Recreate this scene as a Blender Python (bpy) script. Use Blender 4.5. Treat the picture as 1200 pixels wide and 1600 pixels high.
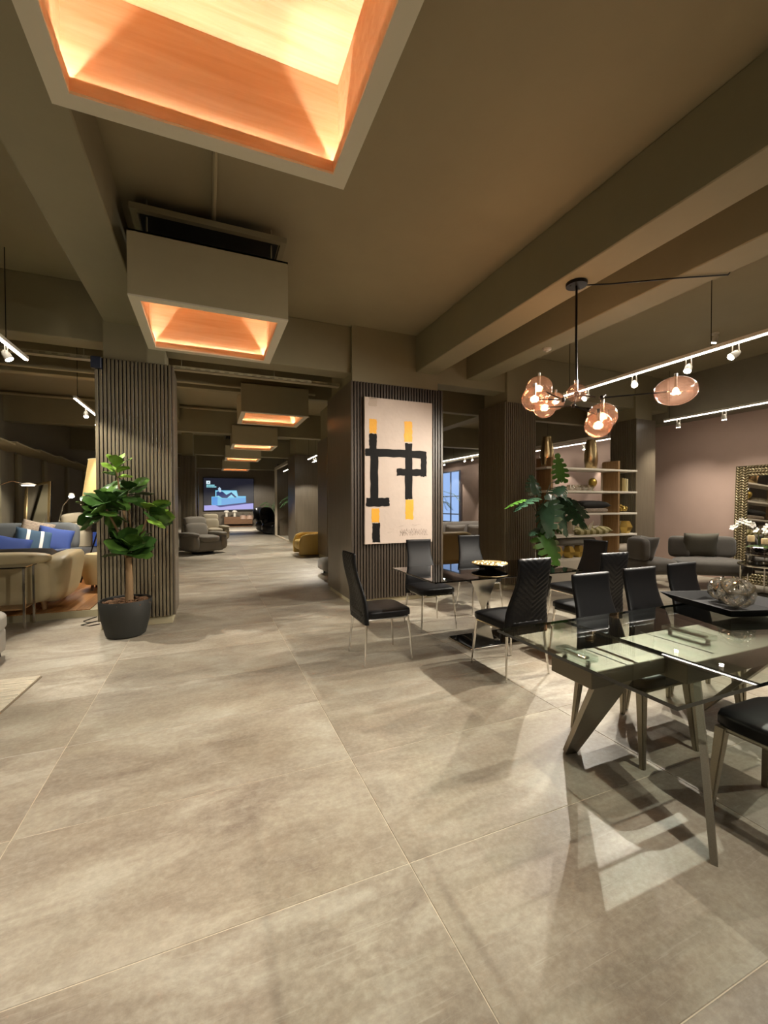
import bpy, bmesh, math, random
from mathutils import Vector, Matrix
random.seed(7)
PI = math.pi
SC = bpy.context.scene
C = SC.collection
for o in list(bpy.data.objects): bpy.data.objects.remove(o)

# ------------------------------------------------------------------ camera, world, exposure
CAM_H = 1.41
yaw, pit, rol = math.radians(22.54), math.radians(-0.946), math.radians(-0.12)
fw = Vector((math.sin(yaw)*math.cos(pit), math.cos(yaw)*math.cos(pit), math.sin(pit)))
rt = Vector((math.cos(yaw), -math.sin(yaw), 0)); up = rt.cross(fw)
rt, up = rt*math.cos(rol)+up*math.sin(rol), -rt*math.sin(rol)+up*math.cos(rol)
cd = bpy.data.cameras.new('camera'); cam = bpy.data.objects.new('camera', cd); C.objects.link(cam)
cd.sensor_fit = 'VERTICAL'; cd.sensor_height = 24; cd.sensor_width = 18; cd.lens = 658.9*24/1600
cd.clip_start = 0.05; cd.clip_end = 100
M = Matrix.Identity(4)
for i in range(3): M[i][0], M[i][1], M[i][2] = rt[i], up[i], -fw[i]
M.translation = (0, 0, CAM_H)
cam.matrix_world = M
SC.camera = cam
w = bpy.data.worlds.new('world'); SC.world = w; w.use_nodes = True
w.node_tree.nodes['Background'].inputs[0].default_value = (0.75, 0.72, 0.66, 1)
w.node_tree.nodes['Background'].inputs[1].default_value = 0.03
vs = SC.view_settings
vs.view_transform = 'Standard'; vs.look = 'None'; vs.gamma = 1.0; vs.use_curve_mapping = False
vs.exposure = 1.85
SC.cycles.max_bounces = 8; SC.cycles.diffuse_bounces = 5; SC.cycles.glossy_bounces = 4
SC.cycles.transparent_max_bounces = 16; SC.cycles.transmission_bounces = 6
SC.cycles.sample_clamp_indirect = 4; SC.cycles.caustics_reflective = False; SC.cycles.caustics_refractive = False
SPOT_W = 78.0       # watts of one track spot head
WARM = (1.0, 0.925, 0.80)

# ------------------------------------------------------------------ materials
def lin(h):
    h = h.lstrip('#'); out = []
    for i in (0, 2, 4):
        c = int(h[i:i+2], 16)/255
        out.append(c/12.92 if c <= 0.04045 else ((c+0.055)/1.055)**2.4)
    return tuple(out)
MATS = {}
def mat(name, col, rough=0.5, metal=0.0, bump=0.0, bscale=80, var=0.0, vscale=6, stretch=None, spec=0.5, emit=None, es=0, sheen=0, coord='Object', clear=0, rand=0.0):
    if name in MATS: return MATS[name]
    m = bpy.data.materials.new(name); m.use_nodes = True
    nt = m.node_tree; N = nt.nodes; L = nt.links; b = N['Principled BSDF']
    if isinstance(col, str): col = lin(col)
    b.inputs['Base Color'].default_value = (*col, 1)
    b.inputs['Roughness'].default_value = rough; b.inputs['Metallic'].default_value = metal
    b.inputs['Specular IOR Level'].default_value = spec
    if sheen: b.inputs['Sheen Weight'].default_value = sheen
    if clear: b.inputs['Coat Weight'].default_value = clear
    if emit:
        b.inputs['Emission Color'].default_value = (*(lin(emit) if isinstance(emit, str) else emit), 1)
        b.inputs['Emission Strength'].default_value = es
    if var or bump:
        tc = N.new('ShaderNodeTexCoord'); mp = N.new('ShaderNodeMapping')
        L.new(tc.outputs[coord], mp.inputs[0])
        if stretch: mp.inputs['Scale'].default_value = stretch
        if var:
            n = N.new('ShaderNodeTexNoise'); n.inputs['Scale'].default_value = vscale; n.inputs['Detail'].default_value = 6; n.inputs['Roughness'].default_value = 0.65
            L.new(mp.outputs[0], n.inputs[0])
            r = N.new('ShaderNodeMapRange'); r.inputs[1].default_value = 0.25; r.inputs[2].default_value = 0.75
            r.inputs[3].default_value = 1-var; r.inputs[4].default_value = 1+var
            L.new(n.outputs[0], r.inputs[0])
            mx = N.new('ShaderNodeMix'); mx.data_type = 'RGBA'; mx.blend_type = 'MULTIPLY'; mx.inputs[0].default_value = 1
            mx.inputs[6].default_value = (*col, 1); L.new(r.outputs[0], mx.inputs[7]); L.new(mx.outputs[2], b.inputs['Base Color'])
        if bump:
            n2 = N.new('ShaderNodeTexNoise'); n2.inputs['Scale'].default_value = bscale; n2.inputs['Detail'].default_value = 4
            L.new(mp.outputs[0], n2.inputs[0])
            bp = N.new('ShaderNodeBump'); bp.inputs['Strength'].default_value = bump; bp.inputs['Distance'].default_value = 0.004
            L.new(n2.outputs[0], bp.inputs['Height']); L.new(bp.outputs[0], b.inputs['Normal'])
    MATS[name] = m
    return m
def wood(name, c1, c2, rough=0.5, axis=0, scale=3.0):
    if name in MATS: return MATS[name]
    m = bpy.data.materials.new(name); m.use_nodes = True
    nt = m.node_tree; N = nt.nodes; L = nt.links; b = N['Principled BSDF']
    tc = N.new('ShaderNodeTexCoord'); mp = N.new('ShaderNodeMapping')
    s = [14.0, 14.0, 14.0]; s[axis] = 1.0
    mp.inputs['Scale'].default_value = s
    L.new(tc.outputs['Object'], mp.inputs[0])
    n = N.new('ShaderNodeTexNoise'); n.inputs['Scale'].default_value = scale; n.inputs['Detail'].default_value = 8; n.inputs['Roughness'].default_value = 0.6
    n.inputs['Distortion'].default_value = 0.6
    L.new(mp.outputs[0], n.inputs[0])
    cr = N.new('ShaderNodeValToRGB'); cr.color_ramp.elements[0].position = 0.3; cr.color_ramp.elements[1].position = 0.7
    cr.color_ramp.elements[0].color = (*lin(c1), 1); cr.color_ramp.elements[1].color = (*lin(c2), 1)
    L.new(n.outputs[0], cr.inputs[0]); L.new(cr.outputs[0], b.inputs['Base Color'])
    b.inputs['Roughness'].default_value = rough
    MATS[name] = m
    return m
def clear_glass(name, tint=(0.93, 0.97, 0.95), ior=1.45, rough=0.0, gl=(1, 1, 1), base=0.0, haze=None):
    if name in MATS: return MATS[name]
    m = bpy.data.materials.new(name); m.use_nodes = True
    nt = m.node_tree; N = nt.nodes; L = nt.links
    N.remove(N['Principled BSDF']); out = N['Material Output']
    t = N.new('ShaderNodeBsdfTransparent'); t.inputs[0].default_value = (*tint, 1)
    g = N.new('ShaderNodeBsdfGlossy'); g.inputs['Color'].default_value = (*gl, 1); g.inputs['Roughness'].default_value = rough
    lw = N.new('ShaderNodeLayerWeight'); lw.inputs[0].default_value = 0.5
    pw = N.new('ShaderNodeMath'); pw.operation = 'POWER'; pw.inputs[1].default_value = 5; L.new(lw.outputs['Facing'], pw.inputs[0])
    f0 = ((ior-1)/(ior+1))**2+base
    ml = N.new('ShaderNodeMath'); ml.operation = 'MULTIPLY_ADD'; ml.inputs[1].default_value = 1-f0; ml.inputs[2].default_value = f0; ml.use_clamp = True
    L.new(pw.outputs[0], ml.inputs[0])
    mx = N.new('ShaderNodeMixShader'); L.new(ml.outputs[0], mx.inputs[0])
    src = t.outputs[0]
    if haze:
        tr = N.new('ShaderNodeBsdfTranslucent'); tr.inputs[0].default_value = (*haze[1], 1)
        hm = N.new('ShaderNodeMixShader'); hm.inputs[0].default_value = haze[0]; L.new(t.outputs[0], hm.inputs[1]); L.new(tr.outputs[0], hm.inputs[2]); src = hm.outputs[0]
    L.new(src, mx.inputs[1]); L.new(g.outputs[0], mx.inputs[2]); L.new(mx.outputs[0], out.inputs[0])
    MATS[name] = m
    return m
def emis(name, col, s):
    return mat(name, (0.02, 0.02, 0.02), 0.5, emit=col, es=s)

def tile_material():
    m = bpy.data.materials.new('concrete_tile'); m.use_nodes = True
    nt = m.node_tree; N = nt.nodes; L = nt.links; b = N['Principled BSDF']
    tc = N.new('ShaderNodeTexCoord'); oi = N.new('ShaderNodeObjectInfo')
    off = N.new('ShaderNodeVectorMath'); off.operation = 'SCALE'; off.inputs[0].default_value = (37, 53, 11)
    L.new(oi.outputs['Random'], off.inputs['Scale'])
    add = N.new('ShaderNodeVectorMath'); add.operation = 'ADD'
    L.new(tc.outputs['Object'], add.inputs[0]); L.new(off.outputs[0], add.inputs[1])
    def noise(scale, detail, rough, st, dist=0.0):
        mp = N.new('ShaderNodeMapping'); mp.inputs['Scale'].default_value = st; L.new(add.outputs[0], mp.inputs[0])
        n = N.new('ShaderNodeTexNoise'); n.inputs['Scale'].default_value = scale; n.inputs['Detail'].default_value = detail
        n.inputs['Roughness'].default_value = rough; n.inputs['Distortion'].default_value = dist
        L.new(mp.outputs[0], n.inputs[0]); return n.outputs[0]
    def ramp(src, pts):
        cr = N.new('ShaderNodeValToRGB'); e = cr.color_ramp.elements
        while len(e) < len(pts): e.new(0.5)
        for i, (p, c) in enumerate(pts): e[i].position = p; e[i].color = (*lin(c), 1)
        L.new(src, cr.inputs[0]); return cr.outputs[0]
    def mixc(f, a, bb, mode='MIX'):
        mx = N.new('ShaderNodeMix'); mx.data_type = 'RGBA'; mx.blend_type = mode
        if isinstance(f, float): mx.inputs[0].default_value = f
        else: L.new(f, mx.inputs[0])
        L.new(a, mx.inputs[6]); L.new(bb, mx.inputs[7]); return mx.outputs[2]
    big = ramp(noise(1.5, 7, 0.66, (1, 1.3, 1), 0.3), [(0.32, '#85796c'), (0.43, '#9d907e'), (0.54, '#b0a692'), (0.68, '#cbc6b5')])
    streak = ramp(noise(1.9, 8, 0.68, (0.8, 1.9, 1), 0.6), [(0.36, '#8a7e71'), (0.49, '#a99f8e'), (0.62, '#c8c2b2')])
    fine = ramp(noise(38, 6, 0.7, (1, 1.2, 1)), [(0.38, '#857a6b'), (0.52, '#aea491'), (0.66, '#cfc9b8')])
    vp = noise(0.9, 3, 0.5, (1, 1, 1))
    vmr = N.new('ShaderNodeMapRange'); vmr.inputs[1].default_value = 0.4; vmr.inputs[2].default_value = 0.6; L.new(vp, vmr.inputs[0])
    c = mixc(vmr.outputs[0], big, streak); c = mixc(0.24, c, fine)
    # scuffed brush patches with square ends
    vb = N.new('ShaderNodeTexBrick'); mp = N.new('ShaderNodeMapping'); mp.inputs['Scale'].default_value = (1.7, 2.2, 1); L.new(add.outputs[0], mp.inputs[0])
    dn = N.new('ShaderNodeTexNoise'); dn.inputs['Scale'].default_value = 9; dn.inputs['Detail'].default_value = 5
    L.new(mp.outputs[0], dn.inputs[0])
    dm = N.new('ShaderNodeVectorMath'); dm.operation = 'MULTIPLY_ADD'; dm.inputs[1].default_value = (0.18, 0.18, 0); L.new(dn.outputs['Color'], dm.inputs[0]); L.new(mp.outputs[0], dm.inputs[2])
    L.new(dm.outputs[0], vb.inputs[0])
    vb.inputs['Color1'].default_value = (0.78, 0.76, 0.74, 1); vb.inputs['Color2'].default_value = (1.12, 1.12, 1.10, 1); vb.inputs['Mortar'].default_value = (0.86, 0.85, 0.84, 1)
    vb.inputs['Scale'].default_value = 1.0; vb.inputs['Mortar Size'].default_value = 0.012; vb.inputs['Mortar Smooth'].default_value = 0.6
    pm = N.new('ShaderNodeMapRange'); pm.inputs[1].default_value = 0.50; pm.inputs[2].default_value = 0.66; pm.inputs[4].default_value = 0.6
    L.new(noise(1.3, 3, 0.6, (1, 1, 1)), pm.inputs[0])
    c = mixc(pm.outputs[0], c, mixc(1.0, c, vb.outputs[0], 'MULTIPLY'))
    hs = N.new('ShaderNodeHueSaturation'); vr = N.new('ShaderNodeMapRange'); vr.inputs[3].default_value = 0.72; vr.inputs[4].default_value = 0.83
    L.new(oi.outputs['Random'], vr.inputs[0]); L.new(vr.outputs[0], hs.inputs['Value']); L.new(c, hs.inputs['Color'])
    L.new(hs.outputs[0], b.inputs['Base Color'])
    sc_ = noise(5.5, 5, 0.62, (0.35, 9, 1), 2.2); sm_ = N.new('ShaderNodeMapRange'); sm_.inputs[1].default_value = 0.60; sm_.inputs[2].default_value = 0.72; sm_.inputs[4].default_value = 0.5
    L.new(sc_, sm_.inputs[0]); lc = N.new('ShaderNodeRGB'); lc.outputs[0].default_value = (*lin('#b5ae9f'), 1)
    c2_ = mixc(sm_.outputs[0], hs.outputs[0], lc.outputs[0]); L.new(c2_, b.inputs['Base Color'])
    rr = N.new('ShaderNodeMapRange'); rr.inputs[3].default_value = 0.30; rr.inputs[4].default_value = 0.5
    L.new(vp, rr.inputs[0]); L.new(rr.outputs[0], b.inputs['Roughness'])
    bp = N.new('ShaderNodeBump'); bp.inputs['Strength'].default_value = 0.12; bp.inputs['Distance'].default_value = 0.003
    L.new(noise(14, 6, 0.7, (1, 1.5, 1)), bp.inputs['Height']); L.new(bp.outputs[0], b.inputs['Normal'])
    b.inputs['Specular IOR Level'].default_value = 0.4
    MATS['tile'] = m
    return m
m_tile = tile_material()
m_grout = mat('grout', '#cbbfa8', 0.8, var=0.1)
m_ceil = mat('taupe_ceiling_paint', '#9a9074', 0.75, bump=0.25, bscale=25, var=0.06, vscale=1.2)
m_beam = mat('taupe_beam_paint', '#8d856a', 0.7, bump=0.3, bscale=14, var=0.06, vscale=2)
m_boxpaint = mat('lightbox_paint', '#aba183', 0.6, var=0.03)
m_rim = mat('rim_paint_with_bounce', '#ddd7c4', 0.6)  # lighter than the shell: floor bounce on the underside put into the colour
m_slatdark = mat('smoked_wood_slat', '#41372d', 0.42, var=0.25, vscale=3, stretch=(20, 20, 0.6))
m_boxwood = wood('maple_veneer', '#dcb083', '#ebcba8', 0.45, axis=0, scale=1.6)
m_slat = mat('dark_wood_slat', '#675d49', 0.42, var=0.25, vscale=3, stretch=(20, 20, 0.6))
m_panel = mat('dark_wood_panel', '#63594a', 0.38, var=0.25, vscale=3, stretch=(18, 18, 0.5))
m_gap = mat('slat_backing', '#14110d', 0.7)
m_mauve = mat('mauve_plaster', '#a88f81', 0.8, bump=0.15, bscale=40, var=0.05, vscale=1.5)
m_darkwall = mat('dark_grey_wall', '#7d7562', 0.7, var=0.05)
m_leather = mat('black_leather', '#08080a', 0.42, bump=0.12, bscale=260, spec=0.28)
m_chrome = mat('chrome', '#d8d5cf', 0.14, metal=1)
m_steel = mat('brushed_steel', '#9b9484', 0.42, metal=1, var=0.12, vscale=4, stretch=(2, 60, 60))
m_black = mat('black_metal', '#16130f', 0.4, metal=0.5)
m_brass = mat('brass', '#cdb487', 0.26, metal=1)
m_gold = mat('gold_leaf', '#b79a4e', 0.32, metal=0.8)
m_grey = mat('grey_fabric', '#6f6a60', 0.9, bump=0.4, bscale=220, var=0.08, vscale=30, sheen=0.3)
m_dgrey = mat('charcoal_fabric', '#4a453e', 0.9, bump=0.4, bscale=220, var=0.08, vscale=30, sheen=0.3)
m_pill = mat('taupe_cushion_fabric', '#4b473c', 0.9, bump=0.5, bscale=180, var=0.1, vscale=40)
m_cream = mat('cream_leather', '#cdbd96', 0.5, bump=0.1, bscale=120, var=0.04)
m_beige = mat('beige_fabric', '#9b917b', 0.85, bump=0.3, bscale=150)
m_white = mat('white_lacquer', '#d8d0c0', 0.4)
m_glass = clear_glass('table_glass', (0.93, 0.97, 0.945))
m_glassedge = mat('glass_edge', '#060d0a', 0.1, spec=0.8)
m_smoke = clear_glass('smoked_black_glass', (0.10, 0.10, 0.09), 1.5, base=0.02)
m_globe = clear_glass('rose_glass', (0.96, 0.82, 0.74), 1.5, gl=(1, 0.88, 0.82), base=0.05, haze=(0.022, (1, 0.66, 0.52)))
m_led = emis('led_strip', (1, 0.93, 0.82), 5)
m_spot = emis('spot_lens', (1, 0.93, 0.8), 40)
m_bulb = emis('bulb_glow', (1, 0.60, 0.32), 9)
m_ledwarm = emis('warm_led', (1, 0.82, 0.65), 120)
m_fixt = mat('white_fixture', '#cfc8ba', 0.4)
m_mirror = mat('mirror_silver', '#e4e2dc', 0.02, metal=1)

# ------------------------------------------------------------------ mesh helpers
def box(bm, x0, y0, z0, x1, y1, z1, mi=0):
    v = [bm.verts.new(p) for p in ((x0,y0,z0),(x1,y0,z0),(x1,y1,z0),(x0,y1,z0),(x0,y0,z1),(x1,y0,z1),(x1,y1,z1),(x0,y1,z1))]
    fs = []
    for f in ((0,3,2,1),(4,5,6,7),(0,1,5,4),(1,2,6,5),(2,3,7,6),(3,0,4,7)):
        fc = bm.faces.new([v[i] for i in f]); fc.material_index = mi; fs.append(fc)
    return v
def bbox(bm, x0, y0, z0, x1, y1, z1, r=0.004, seg=1):
    t = bmesh.new(); box(t, x0, y0, z0, x1, y1, z1)
    bmesh.ops.bevel(t, geom=t.edges[:], offset=r, segments=seg, affect='EDGES', profile=0.7)
    merge(bm, t)
def merge(bm, t, mtx=None):
    if mtx is not None: bmesh.ops.transform(t, matrix=mtx, verts=t.verts)
    mp = {v: bm.verts.new(v.co) for v in t.verts}
    for f in t.faces:
        try:
            nf = bm.faces.new([mp[v] for v in f.verts]); nf.material_index = f.material_index; nf.smooth = f.smooth
        except ValueError: pass
    t.free()
def tube(bm, pts, rad, seg=8, cap=True, closed=False):
    pts = [Vector(p) for p in pts]; n = len(pts)
    if not hasattr(rad, '__len__'): rad = [rad]*n
    rings = []; prev = None
    for i, p in enumerate(pts):
        if closed: d = pts[(i+1) % n]-pts[i-1]
        else: d = (pts[min(i+1, n-1)]-pts[max(i-1, 0)])
        d.normalize()
        if prev is None:
            a = Vector((0, 0, 1)) if abs(d.z) < 0.9 else Vector((1, 0, 0)); u = d.cross(a).normalized()
        else: u = (prev-d*prev.dot(d)).normalized()
        prev = u; v = d.cross(u)
        rings.append([bm.verts.new(p+(u*math.cos(t)+v*math.sin(t))*rad[i]) for t in [2*PI*k/seg for k in range(seg)]])
    for i in range(n if closed else n-1):
        a, b = rings[i], rings[(i+1) % n]
        for k in range(seg):
            bm.faces.new([a[k], a[(k+1) % seg], b[(k+1) % seg], b[k]])
    if cap and not closed:
        bm.faces.new(rings[0][::-1]); bm.faces.new(rings[-1])
def lathe(bm, prof, seg=24, c=(0, 0, 0), sx=1, sy=1):
    rings = []
    for r, z in prof:
        if r < 1e-5: rings.append([bm.verts.new((c[0], c[1], c[2]+z))])
        else: rings.append([bm.verts.new((c[0]+r*sx*math.cos(2*PI*k/seg), c[1]+r*sy*math.sin(2*PI*k/seg), c[2]+z)) for k in range(seg)])
    for a, b in zip(rings[:-1], rings[1:]):
        for k in range(seg):
            k2 = (k+1) % seg
            if len(a) == 1 and len(b) == 1: continue
            if len(a) == 1: bm.faces.new([a[0], b[k2], b[k]])
            elif len(b) == 1: bm.faces.new([a[k], a[k2], b[0]])
            else: bm.faces.new([a[k], a[k2], b[k2], b[k]])
    if len(rings[0]) > 1: bm.faces.new(rings[0][::-1])
    if len(rings[-1]) > 1: bm.faces.new(rings[-1])
def ball(bm, c, r, seg=20, ring=12):
    if not hasattr(r, '__len__'): r = (r, r, r)
    prof = [(math.sin(PI*i/ring), -math.cos(PI*i/ring)) for i in range(ring+1)]
    prof[0] = (0, -1); prof[-1] = (0, 1)
    t = bmesh.new(); lathe(t, prof, seg)
    bmesh.ops.transform(t, matrix=Matrix.Translation(c) @ Matrix.Diagonal((*r, 1)), verts=t.verts); merge(bm, t)
def soft(bm, c, h, n=5, k=8, rot=None, puff=0.0):
    """rounded cushion: superellipsoid of half sizes h"""
    t = bmesh.new(); cache = {}
    def V(p):
        key = tuple(round(x, 5) for x in p)
        if key not in cache:
            q = [abs(x) for x in p]; s = (q[0]**n+q[1]**n+q[2]**n)**(1/n)
            x, y, z = [a/s for a in p]
            zz = z*(1+puff*(1-x*x)*(1-y*y))
            cache[key] = t.verts.new((x*h[0], y*h[1], zz*h[2]))
        return cache[key]
    g = [math.tan((i/k*2-1)*PI/4) for i in range(k+1)]
    for ax in range(3):
        for s in (-1, 1):
            for i in range(k):
                for j in range(k):
                    q = []
                    for a, b in ((g[i], g[j]), (g[i+1], g[j]), (g[i+1], g[j+1]), (g[i], g[j+1])):
                        p = [0, 0, 0]; p[ax] = s; p[(ax+1) % 3] = a; p[(ax+2) % 3] = b; q.append(V(p))
                    if s < 0: q.reverse()
                    t.faces.new(q)
    mtx = Matrix.Translation(c) @ (rot.to_4x4() if rot is not None else Matrix.Identity(4))
    for f in t.faces: f.smooth = True
    merge(bm, t, mtx)
def pillow(bm, c, sx, sy, th, rot=None, k=12):
    t = bmesh.new(); top = {}; bot = {}
    for i in range(k+1):
        for j in range(k+1):
            x, y = i/k*2-1, j/k*2-1
            z = th*(max(0, (1-x**4)*(1-y**4)))**0.5
            px = x*sx*(1-0.07*(1-abs(y))**1*(abs(x) > 0)); py = y*sy*(1-0.07*(1-abs(x)))
            if i in (0, k) or j in (0, k): top[i, j] = bot[i, j] = t.verts.new((px, py, 0))
            else: top[i, j] = t.verts.new((px, py, z)); bot[i, j] = t.verts.new((px, py, -z))
    for i in range(k):
        for j in range(k):
            for d, r in ((top, 0), (bot, 1)):
                q = [d[i, j], d[i+1, j], d[i+1, j+1], d[i, j+1]]
                if r: q.reverse()
                try: f = t.faces.new(q); f.smooth = True
                except ValueError: pass
    merge(bm, t, Matrix.Translation(c) @ (rot.to_4x4() if rot is not None else Matrix.Identity(4)))
def grid(bm, f, nu, nv, closeu=False, smooth=True):
    V = [[bm.verts.new(f(i/nu, j/nv)) for j in range(nv+1)] for i in range(nu if closeu else nu+1)]
    for i in range(nu):
        for j in range(nv):
            a, b = V[i], V[(i+1) % len(V)]
            fc = bm.faces.new([a[j], b[j], b[j+1], a[j+1]]); fc.smooth = smooth
    return V
def prism(bm, poly, d, origin=(0, 0, 0), ux=(1, 0, 0), uy=(0, 0, 1)):
    ux, uy, o = Vector(ux), Vector(uy), Vector(origin); nn = ux.cross(uy).normalized()*d
    a = [bm.verts.new(o+ux*x+uy*y) for x, y in poly]; b = [bm.verts.new(o+ux*x+uy*y+nn) for x, y in poly]
    bm.faces.new(a[::-1]); bm.faces.new(b)
    for i in range(len(a)):
        j = (i+1) % len(a); bm.faces.new([a[i], a[j], b[j], b[i]])
def plate8(bm, a, _unused, th):
    """plate from quad a (4 points) thickened by vector th"""
    th = Vector(th); A = [bm.verts.new(Vector(p)) for p in a]; B = [bm.verts.new(Vector(p)+th) for p in a]
    bm.faces.new(A[::-1]); bm.faces.new(B)
    for i in range(4): j = (i+1) % 4; bm.faces.new([A[i], A[j], B[j], B[i]])
def obj(name, bm, m, parent=None, smooth=None, loc=None, rot=None, angle=35):
    bmesh.ops.recalc_face_normals(bm, faces=bm.faces)
    me = bpy.data.meshes.new(name)
    if smooth is not None:
        for f in bm.faces: f.smooth = smooth
    if smooth is True and angle:
        lim = math.radians(angle)
        for e in bm.edges:
            if len(e.link_faces) == 2 and e.calc_face_angle(0) > lim: e.smooth = False
    bm.to_mesh(me); bm.free()
    for mm in (m if isinstance(m, (list, tuple)) else [m]): me.materials.append(mm)
    o = bpy.data.objects.new(name, me); C.objects.link(o)
    if parent: o.parent = parent
    if loc: o.location = loc
    if rot: o.rotation_euler = rot
    return o
def B(): return bmesh.new()
def tag(o, label, cat, group=None):
    o['label'] = label; o['category'] = cat
    if group: o['group'] = group
    return o
def thing(name, label, cat, loc=(0, 0, 0), rz=0, group=None):
    o = bpy.data.objects.new(name, None); C.objects.link(o); o.empty_display_size = 0.1
    o.location = loc; o.rotation_euler = (0, 0, rz)
    return tag(o, label, cat, group)
def struct(name, bm, m, parent=None, **k):
    o = obj(name, bm, m, parent, **k)
    if parent is None: o['kind'] = 'structure'
    return o
def sbox(name, a, m, parent=None):
    b = B(); box(b, *a); return struct(name, b, m, parent)
def dup(root, loc, rz, label, group=None):
    r = root.copy(); C.objects.link(r); r.location = loc; r.rotation_euler = (0, 0, rz)
    if label: r['label'] = label
    if group: r['group'] = group
    for ch in list(root.children):
        c = ch.copy(); C.objects.link(c); c.parent = r
        for g in ch.children:
            d = g.copy(); C.objects.link(d); d.parent = c
    return r
def RX(a): return Matrix.Rotation(a, 3, 'X')
def RY(a): return Matrix.Rotation(a, 3, 'Y')
def RZ(a): return Matrix.Rotation(a, 3, 'Z')
def spot(parent, loc, target, W, size=65, blend=0.35, col=WARM, r=0.016):
    l = bpy.data.lights.new('spot_light', 'SPOT'); l.energy = W; l.spot_size = math.radians(size); l.spot_blend = blend
    l.color = col; l.shadow_soft_size = r
    o = bpy.data.objects.new('spot_light', l); C.objects.link(o); o.parent = parent; o.location = loc
    d = Vector(target)-Vector(loc); o.rotation_euler = d.to_track_quat('-Z', 'Y').to_euler()
    return o

# ------------------------------------------------------------------ room shell
XL, XR, YB, YF, ZC = -4.15, 8.95, -3.6, 30.0, 3.93
fl = sbox('floor', (XL, YB, -0.2, XR, YF, -0.002), m_grout)
tb = B(); t = bmesh.new(); box(t, -0.7485, -0.3722, -0.02, 0.7485, 0.3722, 0.0)
bmesh.ops.bevel(t, geom=[e for e in t.edges if all(v.co.z > -0.001 for v in e.verts)], offset=0.0015, segments=1, affect='EDGES'); merge(tb, t)
tile0 = obj('tile', tb, m_tile, fl, smooth=False)
TX, TY, PX, PY = 0.717, 1.476, 1.5, 0.7475
first = True
for i in range(-4, 7):
    for j in range(-3, 22):
        cx, cy = TX+PX*i-0.75, TY+PY*j-PY/2
        if cx < XL-0.6 or cx > XR+0.6: continue
        ang = math.degrees(math.atan2(cx, cy))
        if cy < 0.2 or ang < -35 or ang > 78: 
            pass
        o = tile0 if first else tile0.copy()
        if not first: C.objects.link(o); o.parent = fl
        first = False; o.location = (cx, cy, 0)
yf = TY+PY*21
fb = B(); box(fb, XL, yf, -0.02, XR, YF, 0.0); struct('floor_surface', fb, m_tile, fl)

sbox('ceiling', (XL, YB, ZC, XR, YF, ZC+0.2), m_ceil)
wl = sbox('wall_left', (XL-0.2, YB, 0, XL, YF, ZC), m_darkwall)
wr = sbox('wall_right', (XR, YB, 0, XR+0.2, YF, ZC), m_mauve)
sbox('wall_front', (XL, YF, 0, XR, YF+0.2, ZC), m_panel)
sbox('wall_back', (XL, YB-0.2, 0, XR, YB, ZC), m_darkwall)
# bulkhead above the mauve wall, in the dark wall colour
sbox('trim_1', (XR-0.35, YB, 3.07, XR-0.002, YF, ZC), m_darkwall)
# battens and soffit sheets of the left wall
for y in (7.2, 9.0, 11.2, 12.3, 14.0, 16.0, 18.0, 20.5, 23.5):
    b = B(); bbox(b, XL, y, 0, XL+0.07, y+0.22, 2.62, 0.01); obj('panel', b, m_beam, wl)
for k in range(9):
    y = 6.6+k*1.35
    b = B(); plate8(b, [(XL, y, 2.66), (XL+0.62, y, 2.66), (XL+0.62, y+1.28, 2.60), (XL, y+1.28, 2.60)], None, (0, 0, 0.035)) if False else plate8(b, [(XL, y, 2.67), (XL+0.6, y, 2.67), (XL+0.6, y+1.3, 2.62), (XL, y+1.3, 2.62)], None, (0, 0, 0.03))
    obj('panel', b, m_boxpaint, wl)
# beams
BEAM = [('beam', (-1.08, YB, 3.49, -0.655, 5.75, ZC)), ('beam', (2.872, YB, 3.39, 3.22, 5.75, ZC)), ('beam', (3.80, YB, 3.40, 4.15, 5.75, ZC)),
        ('beam', (XL, 5.72, 3.28, XR, 6.03, ZC)), ('beam', (XL, 7.7, 3.36, XR, 7.86, ZC)), ('beam', (XL, 11.75, 3.28, XR, 12.0, ZC)),
        ('beam', (XL, 16.6, 3.25, XR, 16.9, ZC)), ('beam', (XL, 22.0, 3.2, XR, 22.3, ZC)),
        ('beam', (-1.08, 6.03, 3.49, -0.655, 11.75, ZC)), ('beam', (3.0, 6.03, 3.39, 3.3, 11.75, ZC)), ('beam', (5.6, 6.03, 3.4, 5.9, 16.6, ZC))]
for n, a in BEAM:
    b = B(); bbox(b, *a, 0.008); struct(n, b, m_beam)
# cable trays and conduits along the beams
def cable_tray(x0, x1, y, z, label):
    r = thing('cable_tray', label, 'cable tray', (x0, y, z))
    b = B(); L_ = x1-x0
    box(b, 0, 0, 0, L_, 0.11, 0.006); box(b, 0, 0, 0, L_, 0.005, 0.04); box(b, 0, 0.105, 0, L_, 0.11, 0.04)
    obj('tray', b, m_boxpaint, r)
    b = B()
    for k in range(int(L_/0.12)): box(b, 0.03+k*0.12, -0.003, 0.012, 0.09+k*0.12, 0.0005, 0.028)
    o = obj('slot_row', b, m_beam, r); o['kind'] = 'stuff'
    for k in range(int(L_/1.2)+1):
        b = B(); tube(b, [(min(0.1+k*1.2, L_-0.05), 0.05, 0.0), (min(0.1+k*1.2, L_-0.05), 0.05, 0.25)], 0.006, 6); obj('hanger', b, m_boxpaint, r)
cable_tray(-3.9, -1.10, 6.16, 3.20, 'perforated taupe cable tray under the beam, left of the slatted column')
cable_tray(-0.42, 1.84, 6.16, 3.20, 'perforated taupe cable tray under the beam between the two large columns')
def conduit(pts, r, label, m=None):
    b = B(); tube(b, pts, r, 8); return tag(obj('conduit', b, m or m_boxpaint, smooth=True), label, 'conduit')
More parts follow.
